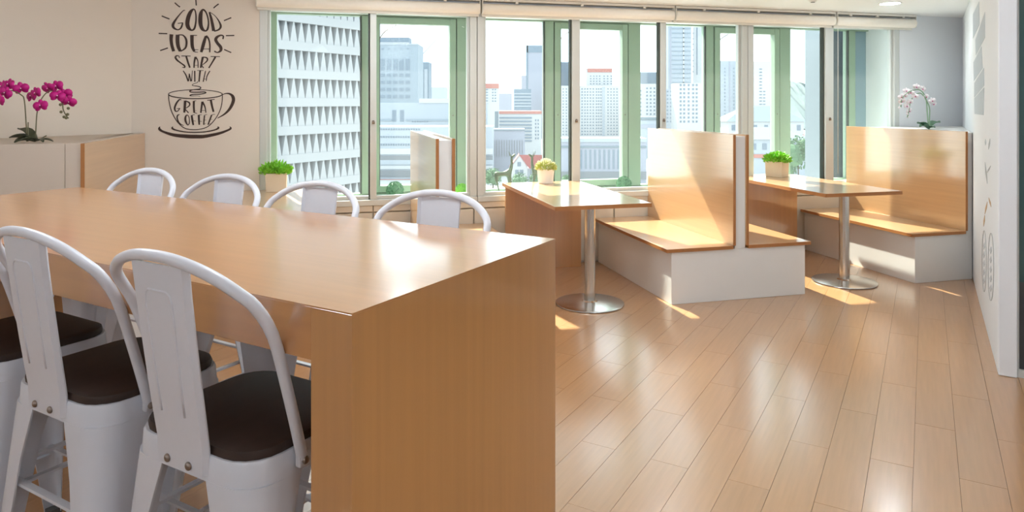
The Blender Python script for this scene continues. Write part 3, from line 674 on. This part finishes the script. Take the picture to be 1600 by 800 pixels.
# ---------------------------------------------------------------- orchids
def petal(mb, c, dirv, nrm, l, wd, cup=0.15):
    d = Vector(dirv).normalized(); n = Vector(nrm).normalized(); x = d.cross(n).normalized(); c = Vector(c); N = 10
    v = [c+d*l*0.5+n*cup*l*0.25]
    for i in range(N):
        a = 2*math.pi*i/N; v.append(c+d*(l*0.5-l*0.5*math.cos(a))+x*wd*0.5*math.sin(a)+n*(-cup*l*0.2*abs(math.sin(a))))
    mb.add(v, [(0, 1+i, 1+(i+1) % N) for i in range(N)])
def orchid(name, label, loc, flowers, fsize, stems, leaves, buds, mp, ml, mlf, mst, jitter, stem_r, budr):
    t = thing(name, label, 'orchid', loc)
    b = loc
    for pts in stems:
        smooth_angle(MB().tube(catmull([((Vector(p)-b).x, (Vector(p)-b).y, max(0.001, (Vector(p)-b).z)) for p in pts], 5), stem_r, 7).build('stem', mst, t), 60)
    for (base_, tip, wd) in leaves:
        p0 = Vector(base_)-b; p1 = Vector(tip)-b; p0.z = max(p0.z, 0.008); p1.z = max(p1.z, 0.008); mb = MB(); N = 6; vs = []
        d = p1-p0; side = d.cross(Vector((0, 0, 1))).normalized() if d.cross(Vector((0, 0, 1))).length > 1e-4 else Vector((1, 0, 0))
        for i in range(N+1):
            f = i/N; w_ = wd*math.sin(math.pi*min(0.97, f*0.85+0.12))**0.8*0.5; m_ = p0+d*f+Vector((0, 0, 0.35*d.length*0.35*math.sin(math.pi*f)))
            vs += [m_-side*w_+Vector((0, 0, w_*0.5)), m_-Vector((0, 0, w_*.15)), m_+side*w_+Vector((0, 0, w_*0.5))]
        mb.add(vs, [(3*i+j, 3*i+j+1, 3*i+4+j, 3*i+3+j) for i in range(N) for j in (0, 1)])
        o = mb.build('leaf', mlf, t, smooth=True); sm = o.modifiers.new('solid', 'SOLIDIFY'); sm.thickness = 0.002
    rnd = random.Random(3)
    for p in flowers:
        mb = MB(); c = Vector(p)-b; nrm = Vector((rnd.uniform(-jitter, jitter), -1, rnd.uniform(-jitter, jitter*.6))).normalized()
        rt = Vector((1, 0, 0)); rt = (rt-nrm*rt.dot(nrm)).normalized(); up = rt.cross(nrm)*1.0
        if up.z < 0: up = -up
        roll = rnd.uniform(-.5, .5)
        def dirr(a): a += roll; return rt*math.cos(a)+up*math.sin(a)
        for a, l, w_ in ((math.radians(90), .46, .34), (math.radians(215), .46, .32), (math.radians(325), .46, .32)): petal(mb, c+nrm*-0.001*fsize, dirr(a), nrm, l*fsize, w_*fsize)
        for a in (math.radians(12), math.radians(168)): petal(mb, c+nrm*0.03*fsize, dirr(a), nrm, .52*fsize, .54*fsize)
        fo = mb.build('flower', mp, t, smooth=True); sm = fo.modifiers.new('solid', 'SOLIDIFY'); sm.thickness = 0.0008
        lp = MB().ball(c+nrm*fsize*.08+dirr(math.radians(-90))*fsize*.06, (fsize*.075, fsize*.08, fsize*.10), 8, 5); lp.build('lip', ml, fo, smooth=True)
        MB().ball(c+nrm*fsize*.12+dirr(math.radians(60))*fsize*.03, fsize*.035, 6, 4).build('column_tip', 'worch', fo, smooth=True)
    for p in buds: MB().ball(Vector(p)-b, budr, 8, 6).build('bud', mst if mp == 'orch' else mp, t, smooth=True)
# magenta orchid on the left back box; sight-line helper keeps true distance v
def LO(x, y, dv=0.0):
    p = ray(x/6.67, 110+y/6.67, YA, 4.78+dv); return p
base_l = LO(330, 745); base_l.z = BACK
orchid('orchid', 'magenta orchid standing on the white back box at the left', base_l,
    [LO(-10, 310, -.03), LO(50, 235), LO(20, 170, .05), LO(90, 150, .03), LO(220, 190), LO(375, 240), LO(425, 370, -.03), LO(330, 270, .04), LO(505, 185), LO(590, 170, .03), LO(600, 270, -.02), LO(680, 255, .03), LO(715, 325)], 0.088,
    [[LO(280, 740), LO(275, 600), LO(255, 320), LO(220, 255), LO(120, 210), LO(20, 240)], [LO(370, 740), LO(375, 600), LO(390, 420), LO(440, 285), LO(520, 215), LO(610, 240), LO(650, 330), LO(660, 410), LO(690, 470), LO(715, 500)], [LO(292, 740), LO(293, 540)], [LO(380, 735), LO(485, 680)]],
    [(LO(370, 735), LO(95, 700, -.02), .07), (LO(370, 740), LO(190, 610, .06), .075), (LO(360, 745), LO(150, 755, -.10), .06), (LO(380, 735), LO(555, 750, -.03), .028), (LO(375, 735), LO(450, 750, -.10), .04)],
    [LO(630, 357), LO(712, 395), LO(637, 433), LO(705, 458), LO(668, 485), LO(690, 495)], 'orch', 'orchlip', 'oleaf', 'ostem', 0.5, 0.0034, 0.009)
def RO(x, y, dv=0.0): return ray(1395+x/9.41, 125+y/9.41, YA, 5.40+dv)
base_r = RO(520, 730); base_r.z = BACK-0.012
orchid('orchid', 'white orchid with pink lips standing above the right corner bench', base_r,
    [RO(350, 100), RO(440, 130, .03), RO(265, 185), RO(330, 240, -.02), RO(488, 245), RO(580, 305), RO(175, 230), RO(130, 250, .03), RO(135, 312), RO(250, 325), RO(205, 385), RO(240, 455), RO(600, 350, .04), RO(200, 160, .04)], 0.066,
    [[RO(525, 740), RO(512, 550), RO(498, 340), RO(470, 230), RO(400, 150), RO(300, 150), RO(200, 200), RO(130, 290), RO(120, 400)], [RO(535, 740), RO(540, 550), RO(540, 420), RO(505, 320), RO(420, 200), RO(330, 220), RO(260, 320), RO(235, 450), RO(215, 550)]],
    [(RO(520, 730), RO(360, 635), .075), (RO(520, 730), RO(690, 625, .05), .075), (RO(515, 730), RO(400, 690, -.07), .06), (RO(525, 730), RO(620, 700, -.08), .05)],
    [RO(212, 500), RO(225, 545), RO(118, 350), RO(95, 405)], 'worch', 'orch', 'oleaf2', 'ostem2', 0.45, 0.0055, 0.010)

# ---------------------------------------------------------------- ceiling fittings
def downlight(loc, label):
    t = thing('recessed_downlight', label, 'ceiling light', loc, TA, 'recessed round downlights')
    smooth_angle(MB().lathe([(0.083, -0.001), (0.096, -0.001), (0.098, -0.004), (0.092, -0.008), (0.083, -0.006), (0.083, -0.001)], 32, cap=False).build('trim_ring', 'plastic', t), 50)
    MB().lathe([(0.083, -0.005), (0.083, -0.0035)], 32).build('diffuser', 'spot', t)
for uu, vv, lb in ((2.75, 5.33, 'added unseen fill downlight above the tall double booth bench'), (0.55, 5.33, 'added unseen fill downlight above the double booth behind the stools'), (1.6, 4.0, 'added unseen fill downlight in front of the round-pot table')): downlight(Aw(uu, vv, CEIL), lb)  # extra downlights added above the frame to fill the booths with light
downlight(Aw(4.93, 5.33, CEIL), 'bright recessed downlight in the ceiling above the right corner bench')
for (q, p, lb) in ((-3.2, 1.44, 'added unseen fill globe over the left half of the high table'), (-1.55, 1.44, 'added unseen fill globe over the right half of the high table'), (-1.75, 3.0, 'added unseen fill globe between the high table and the booths'), (-0.1, 3.2, 'added unseen fill globe over the open floor'), (-3.2, -1.3, 'added unseen fill globe behind the viewer on the left'), (-0.6, -1.4, 'added unseen fill globe behind the viewer'), (1.9, -0.2, 'added unseen fill globe to the right of the viewer'), (1.9, 1.9, 'added unseen fill globe near the end of the right wall')):  # out-of-view globes added to brighten the room
    t = thing('fill_globe', lb, 'ceiling light', Bw(q, p, CEIL), TB, 'added unseen fill globes')
    smooth_angle(MB().lathe([(0.055, -0.025), (0.06, -0.02), (0.06, -0.0005)], 24).build('canopy', 'plastic', t))
    MB().tube([(0, 0, -0.02), (0, 0, -0.12)], 0.008, 8).build('rod', 'plastic', t)
    MB().ball((0, 0, -0.245), 0.135, 20, 12).build('globe', 'fill_lamp', t, smooth=True)
sdp = ray(1270, 2, YA, 4.6); dd = Vector(((1270-800)/F, 1, 158/F)); sc = (CEIL-0.03-EYE)/dd.z; pos = dd*sc
t = thing('smoke_detector', 'white smoke detector at the top edge above the windows', 'smoke detector', Vector((pos.x, pos.y, CEIL)), 0)
smooth_angle(MB().lathe([(0.055, -0.001), (0.055, -0.012), (0.048, -0.020), (0.030, -0.030), (0.028, -0.036), (0.010, -0.038)], 28).build('housing', 'plastic', t), 40)
MB().lathe([(0.018, -0.0405), (0.018, -0.037)], 16).build('sensor_grille', 'rubber', t)

# ---------------------------------------------------------------- the city outside
GZ = -22.0
def dk(rgb): return tuple(x*0.50 for x in lin(rgb)[:3])+(1,)  # outside colours scaled, lifted a little to put distance haze into them
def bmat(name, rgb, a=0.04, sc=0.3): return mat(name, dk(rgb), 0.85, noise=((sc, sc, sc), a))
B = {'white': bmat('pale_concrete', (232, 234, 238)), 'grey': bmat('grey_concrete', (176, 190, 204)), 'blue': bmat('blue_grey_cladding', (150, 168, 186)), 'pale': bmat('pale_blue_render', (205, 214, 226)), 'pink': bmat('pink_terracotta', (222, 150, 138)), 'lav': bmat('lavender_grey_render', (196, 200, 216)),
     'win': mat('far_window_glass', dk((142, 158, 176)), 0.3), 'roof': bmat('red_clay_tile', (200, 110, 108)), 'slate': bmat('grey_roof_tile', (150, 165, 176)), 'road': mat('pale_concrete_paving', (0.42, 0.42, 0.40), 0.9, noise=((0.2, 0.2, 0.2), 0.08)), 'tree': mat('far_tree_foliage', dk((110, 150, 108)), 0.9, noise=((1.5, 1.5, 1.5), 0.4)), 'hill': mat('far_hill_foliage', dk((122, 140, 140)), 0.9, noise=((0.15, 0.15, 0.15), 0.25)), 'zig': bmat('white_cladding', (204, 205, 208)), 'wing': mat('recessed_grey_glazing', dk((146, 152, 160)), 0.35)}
struct(MB().box(-900, 1100, 14, 1400, GZ-1, GZ).build('ground', B['road']), 'pale city ground far below')
def building(name, label, px0, px1, ytop, t, depth, m, grid=(), bands=(), roof=None, rz=0.0, group='city buildings outside the windows', wm='win'):
    k = t/F; x0, x1 = (px0-800)*k, (px1-800)*k; zt = EYE-(ytop-HY)*k
    cx, hw_ = (x0+x1)/2, (x1-x0)/2
    r = thing(name, label, 'building', (cx, t, GZ), rz, group)
    H = zt-GZ
    MB().box(-hw_, hw_, 0, depth, 0, H).build('walls', B[m], r)
    if roof: MB().box(-hw_*1.01, hw_*1.01, -0.3, depth, H, H+roof[1]*k).build('roof', B[roof[0]], r)
    cache = {}
    for (gx0, gx1, nx, gy0, gy1, ny, fw, fh) in grid:     # pixel rows/columns of windows: centres from gx0..gx1, gy0..gy1; size in px
        key = (fw, fh)
        if key not in cache:
            me = MB().box(-fw*k/2, fw*k/2, -0.12, 0.3, -fh*k/2, fh*k/2).mesh('window'); me.materials.append(B[wm]); cache[key] = me
        for i in range(nx):
            for j in range(ny):
                gx = gx0+(gx1-gx0)*(i/(nx-1) if nx > 1 else 0); gy = gy0+(gy1-gy0)*(j/(ny-1) if ny > 1 else 0)
                place('window', cache[key], r, ((gx-800)*k-cx, 0, EYE-(gy-HY)*k-GZ))
    for (bx0, bx1, y0, y1, bm_) in bands:                 # horizontal strips
        MB().box((bx0-800)*k-cx, (bx1-800)*k-cx, -0.25, 0.3, EYE-(y1-HY)*k-GZ, EYE-(y0-HY)*k-GZ).build('band', B[bm_], r)
    return r
# zigzag building: facade runs along the table direction, receding to the right
zt_ = 95.0; anchor = pix(500, HY, zt_); FH = 3.62
zb = thing('zigzag_building', 'large white building with rows of zigzag fins left of the windows', 'building', (anchor.x, anchor.y, GZ), math.pi/2+TB)
# local +x = along facade (receding), local -y side faces the camera... facade plane y = 0, building body at +y
ZL0, ZL1 = -17.0, 9.2
MB().box(ZL0, ZL1, 0.9, 22, 0, 52).build('walls', B['wing'], zb)
nfl = 14
fin = MB()
SP = 1.30
tri = MB(); tri.add([(-0.60, -0.05, 0), (0.60, -0.05, 0), (0.60, 0.9, 0), (-0.60, 0.9, 0), (-0.09, -0.05, 2.5), (0.09, -0.05, 2.5), (0.09, 0.9, 2.5), (-0.09, 0.9, 2.5)], [(3,2,1,0),(4,5,6,7),(0,1,5,4),(1,2,6,5),(2,3,7,6),(3,0,4,7)])
trim = tri.mesh('fin'); trim.materials.append(B['zig'])
for k in range(nfl):
    zc = EYE-GZ+(155-155)*0+FH*(k-6)-0.0
    MB().box(ZL0, ZL1, -0.15, 0.9, zc-0.55, zc+0.57).build('floor_band', B['zig'], zb)
    if 2 <= k <= 11:
        x = ZL0+0.7
        while x < ZL1-0.6:
            if x > -12.5: place('fin', trim, zb, (x, 0, zc+0.57))
            x += SP
# office tower with square windows
oft = building('office_tower', 'grey office tower with square windows and a flat penthouse', 583, 653, 68.5, 300, 18, 'grey', [(598, 637, 5, 117.5, 151, 4, 7, 5), (598, 637, 5, 76.5, 76.5, 1, 4, 3), (598, 637, 5, 101, 101, 1, 7, 18)], [(583, 653, 68, 70, 'pale')])
ph = MB().box(-9.0, 5.2, 3, 11, EYE+91.5*300/F-GZ, EYE+102.5*300/F-GZ).build('penthouse', B['blue'], oft); MB().box(-9.2, 5.4, 2.8, 3.1, EYE+93*300/F-GZ, EYE+95*300/F-GZ).build('band', B['white'], ph)
building('slim_tower', 'slim grey tower right behind the office tower', 651, 670, 97, 330, 12, 'blue', bands=[(652, 655, 100, 155, 'pale'), (663, 668, 108, 155, 'pale')], grid=[(656.5, 656.5, 1, 143, 150, 3, 6, 1.3)])
building('low_block', 'pale low block with two tall openings beyond the parking deck', 570, 760, 161, 250, 14, 'pale', [(616, 628, 2, 181, 181, 1, 6, 18), (645, 668, 7, 189, 189, 1, 2.2, 4)], [(655, 730, 154, 161, 'white'), (585, 612, 186, 189, 'grey'), (634, 760, 186, 189, 'grey')])
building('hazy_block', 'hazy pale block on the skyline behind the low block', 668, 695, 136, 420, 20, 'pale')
building('parking_deck', 'long parking deck with layered parapets and openings', 565, 770, 198, 215, 14, 'pale', [(596, 655, 16, 202, 202, 1, 2.6, 2.4), (596, 650, 15, 214, 214, 1, 2.6, 2.6), (596, 650, 15, 226, 226, 1, 2.6, 3)], [(565, 770, 232, 241, 'white'), (565, 770, 250, 257, 'pale'), (565, 770, 243, 250, 'wing'), (565, 770, 259, 264, 'white'), (565, 770, 266, 276, 'wing'), (565, 770, 280, 292, 'pink')])
cr = thing('tower_crane', 'thin pale tower crane rising beside the office tower', 'crane', (pix(655, 0, 370).x, 370, GZ))
k = 370/F; zc = EYE+70*k-GZ
MB().tube([(0, 0, 0), (0, 0, zc)], 0.5, 4).build('mast', B['pale'], cr); MB().tube([(0, 0, zc), (26*k, 0, zc+27*k)], [0.45, 0.25], 4).build('boom', B['pale'], cr); MB().box(-1.6, 0.4, -1, 1, zc-1.5, zc+1).build('cab', B['grey'], cr)
# middle panes
building('red_topped_tower', 'white tower with a terracotta roof band at the far skyline', 745, 779, 138, 380, 16, 'white', [(758, 764, 1, 140, 162, 6, 9, 1.6), (770, 774, 2, 140, 158, 5, 2.4, 2)], roof=('pink', 7.5), bands=[(748, 756, 162, 200, 'lav')])
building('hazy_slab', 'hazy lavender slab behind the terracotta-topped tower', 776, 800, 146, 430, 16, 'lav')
building('striped_office', 'grey office block with pale floor stripes under the tall tower', 803, 830, 139, 330, 14, 'blue', bands=[(803, 830, y, y+1.8, 'pale') for y in (145.5, 150.5, 155.5, 160.5, 165)])
building('tall_grey_tower', 'tallest grey skyscraper in the window left of the green post', 823, 872, 71, 460, 20, 'lav', bands=[(823, 872, 71, 82, 'blue'), (822, 825, 71, 190, 'blue')])
building('step_tower', 'grey stepped tower seen in the narrow casement gap', 866, 896, 97, 480, 16, 'blue', bands=[])
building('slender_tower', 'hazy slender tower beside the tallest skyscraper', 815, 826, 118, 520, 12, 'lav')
building('banded_hotel', 'long white building with pink roof and balcony bands', 780, 846, 178, 270, 14, 'white', grid=[(837, 841, 2, 188, 216, 6, 2, 3)], roof=('pink', 4.5), bands=[(780, 831, y, y+2.2, 'blue') for y in (183, 188.5, 194, 199, 204, 209.5, 214, 219)]+[(773, 779, 174, 205, 'slate')])
building('ribbed_shed', 'long lavender shed with vertical ribs above the red-roofed house', 745, 820, 202, 232, 12, 'lav', grid=[(760, 816, 15, 232, 232, 1, 0.9, 26)], bands=[(745, 820, 202, 204, 'slate')], wm='wing')
building('point_block', 'white housing block with pink crown in the casement pane', 916, 957, 108, 450, 16, 'white', [(923, 937, 4, 119, 131, 4, 2, 1.8), (944, 955, 3, 119, 131, 4, 2.2, 1.8)], roof=('pink', 0.5), bands=[(918, 956, 107, 113, 'pink')])
building('housing_slab', 'wide white housing slab with many windows in the casement pane', 876, 968, 134, 430, 14, 'white', [(905, 914, 3, 139, 210, 16, 2.2, 2.2), (918, 927, 3, 139, 210, 16, 2.2, 2.2), (932, 939, 3, 139, 210, 16, 2.2, 2.2), (950, 964, 4, 139, 210, 16, 2.0, 2.0), (880, 890, 3, 139, 210, 16, 2.0, 2.0)], bands=[(941, 945, 136, 213, 'pale')])
building('viaduct', 'grey viaduct with columns below the housing slab', 870, 1010, 222, 190, 9, 'lav', bands=[(870, 1010, 228, 231, 'slate'), (870, 1010, 268, 280, 'wing')], grid=[(908, 966, 9, 249, 249, 1, 3.0, 30)], roof=('pale', 6))
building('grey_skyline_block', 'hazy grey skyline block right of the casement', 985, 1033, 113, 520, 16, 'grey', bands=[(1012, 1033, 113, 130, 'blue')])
building('terrace_block', 'pale housing block with balcony rows right of the casement', 985, 1034, 131, 400, 14, 'white', [(997, 1001, 2, 142, 185, 8, 2, 2.6), (1011, 1028, 4, 138, 184, 9, 2.6, 2.6)])
building('gabled_pavilion', 'low pale pavilion with tiered roofs below the terrace block', 985, 1040, 186, 300, 10, 'pale', bands=[(990, 1036, 185, 188, 'slate'), (985, 1040, 195, 200, 'lav')], roof=('slate', 3))
building('scaffolded_tower', 'tall pale skyscraper wrapped in horizontal floor lines', 1040, 1080, 28, 480, 18, 'pale', bands=[(1050, 1079, y, y+1.6, 'grey') for y in range(44, 132, 7)]+[(1041, 1044, 34, 180, 'white'), (1047, 1049, 34, 180, 'lav'), (1067, 1069, 34, 132, 'white')])
building('slim_white_tower', 'slim white skyscraper right of the floor-lined one', 1083, 1100, 20, 492, 14, 'white', [(1083, 1083, 1, 52, 112, 8, 1.5, 1.5), (1089, 1089, 1, 80, 80, 1, 1.6, 74)])
building('housing_tower', 'white housing tower with dark paired windows left of the green post', 1058, 1110, 130, 380, 14, 'white', [(1063.5, 1069, 2, 133, 190, 10, 3.2, 3.4), (1076, 1076, 1, 133, 190, 10, 3.0, 3.4), (1083, 1088.5, 2, 133, 190, 10, 3.2, 3.4)])
building('back_housing', 'pale housing block behind the housing tower', 1036, 1060, 139, 430, 12, 'pale', [(1043, 1053, 3, 143, 190, 9, 2.4, 2)])
building('flats_block', 'pale slab of flats in the narrow pane right of the booth back', 1119, 1164, 95, 420, 14, 'pale', [(1132.5, 1132.5, 1, 107, 200, 18, 1.8, 2.2), (1146.5, 1146.5, 1, 107, 175, 13, 1.5, 2.2)], bands=[(1139, 1141, 95, 200, 'lav')])
building('flats_slab', 'white slab of flats with a column of balconies', 1166, 1212, 96, 415, 14, 'white', [(1188.5, 1188.5, 1, 108, 168, 13, 4.2, 1.8), (1194, 1194, 1, 143, 163, 5, 3.6, 1.8)], bands=[(1166, 1169, 96, 200, 'lav')])
# hip-roofed villa
def villa(px0, px1, yeave, yridge, t, wm_, rm, label, group='city buildings outside the windows'):
    k = t/F; cx = ((px0+px1)/2-800)*k; h = (px1-px0)/2*k; ze = EYE-(yeave-HY)*k-GZ; zr = EYE-(yridge-HY)*k-GZ
    r = thing('villa', label, 'building', (cx, t, GZ), 0, group)
    MB().box(-h*.92, h*.92, 0.6, 14, 0, ze).build('walls', B[wm_], r)
    MB().add([(-h, 0, ze), (h, 0, ze), (h, 15, ze), (-h, 15, ze), (-h*.35, 7.5, zr), (h*.35, 7.5, zr)], [(0,1,5,4), (2,3,4,5), (1,2,5), (3,0,4), (3,2,1,0)]).build('roof', B[rm], r)
    me = MB().box(-0.6, 0.6, 0.45, 0.7, -0.9, 0.9).mesh('window'); me.materials.append(B['win'])
    n = 7
    for i in range(n): place('window', me, r, (-h*.8+1.6*h*i/(n-1), 0, ze-2.0))
    MB().box(-h*.94, h*.94, 0.3, 0.7, ze-5.2, ze-4.2).build('band', B['pink'], r)
villa(1134, 1262, 190, 166, 230, 'white', 'slate', 'wide villa with grey hipped roof behind the square pot')
villa(1150, 1275, 218, 200, 200, 'pale', 'slate', 'low grey-roofed house in front of the wide villa')
# gabled house with red roof
k = 200/F; hx = (822-800)*k
r = thing('gabled_house', 'white gabled house with red tiled roof behind the round pot', 'building', (hx, 200, GZ), 0, 'city buildings outside the windows')
zE = EYE-(262-HY)*k-GZ; zR = EYE-(243-HY)*k-GZ; hw_ = 24*k
MB().add([(-hw_, 0, 0), (hw_*.1, 0, 0), (hw_*.1, 8, 0), (-hw_, 8, 0), (-hw_, 0, zE), (hw_*.1, 0, zE), (hw_*.1, 8, zE), (-hw_, 8, zE), (-hw_*.45, 0, zR), (-hw_*.45, 8, zR)], [(0,1,5,8,4), (2,3,7,9,6), (1,2,6,5), (3,0,4,7)]).build('walls', B['white'], r)
MB().add([(-hw_*.45, -0.4, zR+.2), (hw_*1.5, -0.4, zR+.2), (hw_*1.5, 5, zE), (hw_*.2, -.4, zE-.2), (hw_*1.5, -.4, zE-.2), (-hw_*.45, 8, zR+.2), (-hw_*1.1, -.4, zE-.2), (-hw_*1.1, 8, zE-.2)], [(0,1,4,3), (0,5,7,6), (1,2,4)]).build('roof', B['roof'], r)
MB().box(hw_*.1, hw_*1.5, 0.3, 8, 0, zE-0.2).build('side_wing', B['pale'], r)
me = MB().box(-0.5, 0.5, -0.1, 0.2, -0.6, 0.6).mesh('window'); me.materials.append(B['win'])
for x, z in ((-hw_*.6, zE-1.2), (-hw_*.3, zE-1.2), (hw_*.4, zE-1.2), (hw_*.6, zE-1.2), (hw_*.85, zE-1.2), (-hw_*.45, zE+1)): place('window', me, r, (x, 0, z))
# trees and wooded hill
def tree(px, py, t, rpx, label, m='tree', n=700):
    k = t/F; rr = rpx*k; p = pix(px, py, t)
    r = thing('tree', label, 'tree', (p.x, p.y, GZ), 0, 'street trees outside')
    hz = p.z-GZ
    MB().tube([(0, 0, 0), (0.1, 0, hz*.6), (0, 0, hz)], [rr*.09, rr*.07, rr*.03], 7).build('trunk', 'soil', r)
    f = MB(); rn = random.Random(int(px*7+py))
    for i in range(14):
        d = Vector((rn.gauss(0, 1), rn.gauss(0, 1), rn.gauss(0, .8))).normalized()*rr*.55; f.ball((d.x, d.y, hz+d.z), rr*rn.uniform(.35, .5), 8, 6)
    for i in range(n):
        d = Vector((rn.gauss(0, 1), rn.gauss(0, 1), rn.gauss(0, .9))).normalized()*rr*rn.uniform(.6, 1.05); f.leaf((d.x, d.y, hz+d.z), (rn.uniform(-1, 1), rn.uniform(-1, 1), rn.uniform(-1, 1)), rr*.12, rr*.18)
    f.build('crown', B[m], r)['kind'] = 'stuff'
tree(1247, 238, 60, 26, 'leafy green tree close outside the right window')
tree(1232, 262, 75, 14, 'lower green tree left of the leafy one outside the right window')
tree(770, 276, 190, 14, 'round green tree behind the left deer figurine')
tree(812, 283, 180, 13, 'round green tree in front of the white gabled house')
tree(838, 281, 182, 12, 'round green tree behind the round pot')
tree(885, 280, 170, 8, 'small green tree in the narrow casement gap')
hl_ = MB(); kx = 700/F
pts = [(1120, 170), (1160, 150), (1200, 135), (1228, 130), (1245, 128), (1262, 131), (1300, 138), (1360, 150), (1420, 170)]
hp = [((x-800)*kx, EYE-(y-HY)*kx) for x, y in catmull(pts, 4)]
n = len(hp); rows = 5; vs = []
for j in range(rows):
    f_ = j/(rows-1)
    for x, z in hp: vs.append((x, 600+100*math.sin(f_*1.571)+random.uniform(-4, 4), GZ+(z-GZ)*math.sin(f_*1.571)+random.uniform(-1.5, 1.5)))
hl_.add(vs, [(j*n+i, j*n+i+1, (j+1)*n+i+1, (j+1)*n+i) for j in range(rows-1) for i in range(n-1)])
struct(hl_.build('hill', B['hill']), 'wooded hill on the skyline at the right')
# exterior column and fin of this building outside the right window
struct(MB().box(5.33, 7.3, 6.75, 7.03, -3, 4).build('exterior_column', 'conc', rz=TA), 'pale blue-grey exterior column outside the right window')
